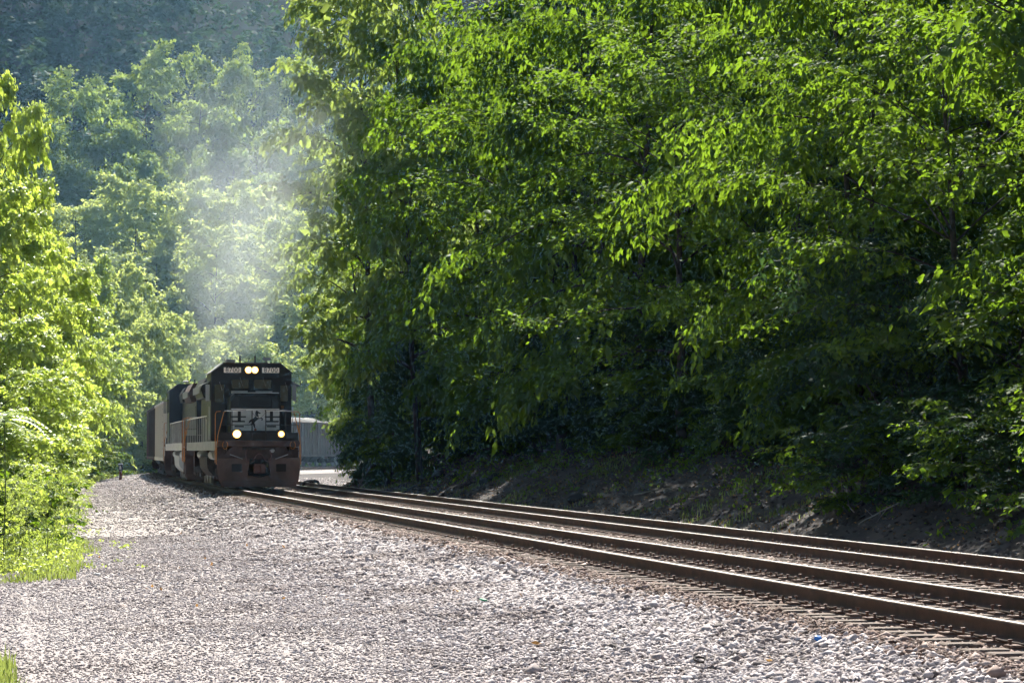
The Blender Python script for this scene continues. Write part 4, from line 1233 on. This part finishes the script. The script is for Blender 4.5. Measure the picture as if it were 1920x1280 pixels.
def leaf_scatter(name, pts, n_each, leaf, spread, mt, label, seed, cat):
    rg = np.random.default_rng(seed)
    P = np.repeat(pts, n_each, 0)
    P = P + rg.normal(0, 1, P.shape) * np.array([spread, spread, spread * .55]) + np.array([0, 0, spread * .6])
    N = len(P)
    d = rg.normal(0, 1, (N, 3)); d[:, 2] -= .4; d /= np.linalg.norm(d, axis=1, keepdims=True)
    w = np.cross(d, np.array([0, 0, 1.0]) + rg.normal(0, .5, (N, 3))); w /= np.linalg.norm(w, axis=1, keepdims=True) + 1e-6
    ls = (leaf * np.exp(rg.normal(0, .3, N)))[:, None]
    co = np.stack([P, P + d * ls * .5 + w * ls * .3, P + d * ls, P + d * ls * .5 - w * ls * .3], 1).reshape(-1, 3)
    o = link(name, raw_mesh(name, co, (np.arange(N) * 4)[:, None] + np.arange(4)[None], mt))
    return tag(o, label, cat, kind='stuff')
leaf_scatter('undergrowth', ground_pts(700, 40, 150, lambda S, q: toe(S) + 1.0 + q ** .7 * 5.5, 65, -.05), 30, .11, .26, M['leaf_r'], 'low leafy undergrowth on the cutting slope', 65, 'undergrowth')
leaf_scatter('undergrowth', ground_pts(520, 56, 215, lambda S, q: vleft(S) - q * 7.5, 66), 34, .12, .34, M['leaf_l'], 'low leafy undergrowth beneath the left trees', 66, 'undergrowth')
leaf_scatter('weeds', ground_pts(260, 42, 60, lambda S, q: vleft(S) + .3 - q * 2.2, 68), 22, .055, .14, M['leaf_l'], 'broad-leaved weeds growing through the left grass patch', 68, 'weeds')
leaf_scatter('leaf_litter', ground_pts(2600, 42, 150, lambda S, q: 6.8 + q * 5.5, 67), 3, .06, .10, M['leaf_dry'], 'brown leaf litter scattered on the cutting slope', 67, 'leaf litter')

leaf_scatter('leaf_litter', ground_pts(170, 18, 70, lambda S, q: -9 + q * 8, 70), 1, .07, .02, M['leaf_dry'], 'few brown dead leaves lying on the gravel', 70, 'leaf litter')
leaf_scatter('weeds', ground_pts(150, 44, 130, lambda S, q: vleft(S) + q ** 2 * 1.6, 73), 9, .05, .06, M['leaf_l'], 'small weeds sprouting from the gravel near its left edge', 73, 'weeds')

# a spray of long feathery leaves at the left edge
M['green_stem'] = mat('green_stem', (.07, .10, .03), (.11, .14, .05), .7, 8)
def frond(px, py, D, ln, az, label):
    p = pix(px, py, D)
    g = float(ground_z(p.x, p.y)[0])
    root = empty('feather_leaf_sapling', (p.x, p.y, g))
    tag(root, label, 'sapling')
    hgt = p.z - g
    MB().tube([(0, 0, -.1), (.03, .02, hgt * .5), (0, 0, hgt)], [.012, .010, .008], 6).build('stem', M['green_stem'], root, smooth=True)
    rg = np.random.default_rng(71)
    for k in range(7):
        a = az + (k - 3) * .62
        st = Vector((0, 0, hgt - .12 * abs(k - 3) * .5))
        dv = Vector((math.cos(a), math.sin(a), 0))
        sv_ = Vector((-dv.y, dv.x, 0))
        pts = [st + dv * (ln * t) + Vector((0, 0, ln * (.35 * t - .75 * t * t))) for t in np.linspace(0, 1, 14)]
        b = MB()
        b.tube(pts, [.008] * 13 + [.004], 4)
        for t in range(2, 14):
            for sg in (-1, 1):
                lf = .20 * (1 - abs(t - 7) / 11)
                q = pts[t]
                d = (dv * .35 + sv_ * sg + Vector((0, 0, -.45))).normalized()
                wv = dv * .03
                b.add([q, q + d * lf * .5 + wv, q + d * lf, q + d * lf * .5 - wv], [(0, 1, 2, 3)])
        b.build('frond', M['leaf_l'], root)
frond(8, 775, 47, .95, -.5, 'sapling with long feathery leaves at the left picture edge')

# rocks and logs on the slope
M['rock'] = mat('slope_rock', (.018, .017, .019), (.055, .05, .05), .9, 3, .8, c3=(.09, .08, .075))
def rock(px, py, size, label, name='rock', seed=0, sq=(1, 1, .7), mt='rock', sink=.25):
    p = pick(px, py)
    bm = bmesh.new()
    bmesh.ops.create_icosphere(bm, subdivisions=3, radius=1)
    rg = np.random.default_rng(seed)
    dirs = rg.normal(0, 1, (9, 3)); dirs /= np.linalg.norm(dirs, axis=1, keepdims=True)
    for v in bm.verts:
        c = np.array(v.co)
        for d in dirs:                                  # chip flat facets off the ball
            k = c @ d
            if k > .72:
                c = c - d * (k - .72)
        c = c * (1 + .10 * noise2(c[0] * 3 + c[2], c[1] * 3 - c[2], seed))
        v.co = (c[0] * size * sq[0], c[1] * size * sq[1], c[2] * size * sq[2])
    me = bpy.data.meshes.new(name)
    bm.to_mesh(me); bm.free()
    o = link(name, me, None, M[mt])
    o.location = (p.x, p.y, p.z + size * sq[2] * (.72 - sink * 2))
    o.rotation_euler = (rg.uniform(-.2, .2), rg.uniform(-.2, .2), rg.uniform(0, 6))
    tag(o, label, 'rock')
ROCKS = [(580, 912, .55, 'dark boulder on the ballast just right of the engine plow', (1.5, 1, .6)), (727, 912, .35, 'pale slanting slab at the foot of the slope beyond the rails', (.5, .5, 1.1)),
         (822, 897, .38, 'square dark rock in the middle of the bare slope', (1, 1, .8)), (850, 905, .34, 'jagged dark rock beside the square one on the bare slope', (.8, .9, 1.0)),
         (1080, 940, .30, 'dark lump of rock low on the slope near the grass', (1.2, .9, .7)), (700, 885, .40, 'dark rock high on the bare slope, left part', (1.3, .8, .6)), (770, 880, .45, 'dark ledge of rock near the top of the bare slope', (1.6, .8, .5)), (660, 896, .30, 'small dark rock near the tip of the slope', (1, .9, .7))]
for i, (px, py, sz, lab, sq) in enumerate(ROCKS):
    rock(px, py, sz, lab, 'rock', 80 + i, sq)

def log(px0, py0, px1, py1, r, label, m='bark', name='log', lift=.05, segs=7, seed=0, cat='log'):
    a, b = pick(px0, py0), pick(px1, py1)
    rg = np.random.default_rng(seed)
    pts = []
    for k in range(segs):
        t = k / (segs - 1)
        q = a.lerp(b, t)
        q.z = max(q.z, float(ground_z(q.x, q.y)[0])) + lift + rg.normal(0, r * .4)
        q.x += rg.normal(0, r * .5)
        pts.append(q)
    o0 = pts[0].copy()
    bd = MB()
    bd.tube([p - o0 for p in pts], [r * (1 - .35 * k / (segs - 1)) * rg.uniform(.9, 1.1) for k in range(segs)], 9)
    if r < .05:
        for k in (2, 3, 4):
            q = pts[k] - o0
            bd.tube([q, q + Vector(rg.normal(0, .25, 3)) + Vector((0, 0, .2))], [r * .6, r * .2], 5)
    o = bd.build(name, M[m], None, smooth=True)
    o.location = o0
    tag(o, label, cat)
log(905, 908, 945, 890, .16, 'short black log lying on the slope above the rails', 'rock')
log(1562, 945, 1602, 985, .025, 'pale bent dead branch at the dark foot of the wood', 'bark_pale', 'dead_branch', .25, seed=3, cat='branch')
log(1610, 1000, 1690, 960, .016, 'thin pale dead stick leaning at the dark foot of the wood', 'bark_pale', 'dead_branch', .2, seed=4, cat='branch')
log(1190, 935, 1260, 922, .018, 'thin pale twig lying on the slope below the wood', 'bark_pale', 'dead_branch', .12, seed=5, cat='branch')
log(860, 920, 930, 895, .03, 'dark fallen branch slanting across the bare slope', 'bark', 'dead_branch', .1, seed=6, cat='branch')
log(760, 925, 800, 900, .05, 'dark root slanting down the bare slope to the rails', 'rock', 'root', .05, seed=7, cat='root')

# small marker post by the bend
p = pick(226, 900)
post = empty('marker_post', p)
tag(post, 'short trackside marker post with dark plate, left of the coal cars', 'post')
MB().box(-.09, .09, -.09, .09, -.1, .62).build('shaft', M['coupler'], post, .01)
MB().box(-.13, .13, -.13, .13, .62, 1.0).build('head', M['gasket'], post, .015)
MB().prism([(-.15, 1.0), (.15, 1.0), (.10, 1.08), (-.10, 1.08)], -.15, .15, 'y').build('cap', M['white'], post, .01)
MB().box(-.05, .05, -.137, -.132, .70, .92).build('mark', M['white'], post)

# litter on the ballast
def litter(px, py, name, label, m, shape, cat):
    q = pick(px, py)
    o = shape().build(name, m, None, .004)
    o.location = (q.x, q.y, q.z + .035)
    o.rotation_euler = (.3, .2, px)
    tag(o, label, cat)
M['cap_blue'] = mat('cap_blue', (.01, .16, .55), None, .4)
M['scrap_green'] = mat('scrap_green', (.02, .28, .14), None, .5)
litter(1533, 1210, 'bottle_cap', 'bright blue bottle cap on the near ballast', M['cap_blue'], lambda: MB().tube([(0, 0, 0), (0, 0, .012), (0, 0, .035), (0, 0, .038)], [.034, .036, .032, .02], 14), 'bottle cap')
litter(905, 1131, 'plastic_scrap', 'small green plastic scrap among the pale stones', M['scrap_green'], lambda: MB().prism([(-.05, 0), (.02, -.02), (.06, .01), (.03, .04), (-.03, .03)], 0, .02, 'z'), 'scrap')
litter(182, 1085, 'drink_can', 'crushed white drink can on gravel below the grass patch', M['white'], lambda: MB().tube([(-.06, 0, .02), (-.055, 0, .02), (0, .01, .025), (.055, 0, .02), (.06, 0, .02)], [.024, .031, .026, .031, .024], 12), 'can')
litter(1313, 1243, 'metal_ring', 'dark metal ring lying on the near ballast', M['under'], lambda: MB().tube([(.055 * math.cos(t), .055 * math.sin(t), 0) for t in np.linspace(0, 6.1, 16)], .012, 6), 'ring')
for i, (px, py, lab) in enumerate(((855, 1113, 'orange-brown dead leaf on the ballast left of the green scrap'), (1005, 1217, 'brown curled leaf on the ballast near the bottom edge'), (1440, 1246, 'tan dead leaf on the ballast by the metal ring'))):
    litter(px, py, 'dead_leaf', lab, M['leaf_dry'], lambda: MB().add([(-.06, 0, 0), (-.02, .03, .02), (.03, .028, .008), (.07, 0, .03), (.03, -.03, .012), (-.02, -.03, .018), (0, 0, -.006)], [(0, 1, 6), (1, 2, 6), (2, 3, 6), (3, 4, 6), (4, 5, 6), (5, 0, 6)]), 'leaf')

# ------------------------------------------------------------------ the air of the valley
def haze():
    x0, x1, y0, y1, z0, z1 = -330, 260, -70, 820, -12, 175
    o = MB().box(x0, x1, y0, y1, z0, z1).build('haze', None)
    m = bpy.data.materials.new('haze_air')
    m.use_nodes = True
    nt = m.node_tree
    nt.nodes.clear()
    out = nt.nodes.new('ShaderNodeOutputMaterial')
    v = nt.nodes.new('ShaderNodeVolumePrincipled')
    v.inputs['Color'].default_value = (.25, .58, 1.0, 1)
    v.inputs['Density'].default_value = HAZE
    v.inputs['Anisotropy'].default_value = .45
    nt.links.new(v.outputs[0], out.inputs['Volume'])
    o.data.materials.append(m)
    tag(o, 'pale blue haze filling the valley', 'haze', kind='stuff')
HAZE = 0.00008
haze()

def smoke_layer():
    bm = bmesh.new()
    bmesh.ops.create_icosphere(bm, subdivisions=4, radius=1)
    for v in bm.verts:
        v.co = (v.co.x * 22, v.co.y * 82, v.co.z * 30)
    me = bpy.data.meshes.new('drifting_smoke')
    bm.to_mesh(me); bm.free()
    o = link('drifting_smoke', me)
    o.location = (-21, 214, 18)
    m = bpy.data.materials.new('drifting_smoke')
    m.use_nodes = True
    nt = m.node_tree
    nt.nodes.clear()
    out = nt.nodes.new('ShaderNodeOutputMaterial')
    v = nt.nodes.new('ShaderNodeVolumePrincipled')
    v.inputs['Color'].default_value = (.46, .74, 1.0, 1)
    v.inputs['Density'].default_value = .0003
    v.inputs['Anisotropy'].default_value = .45
    nt.links.new(v.outputs[0], out.inputs['Volume'])
    me.materials.append(m)
    tag(o, 'thin exhaust smoke hanging in the valley behind the train', 'smoke', kind='stuff')
smoke_layer()
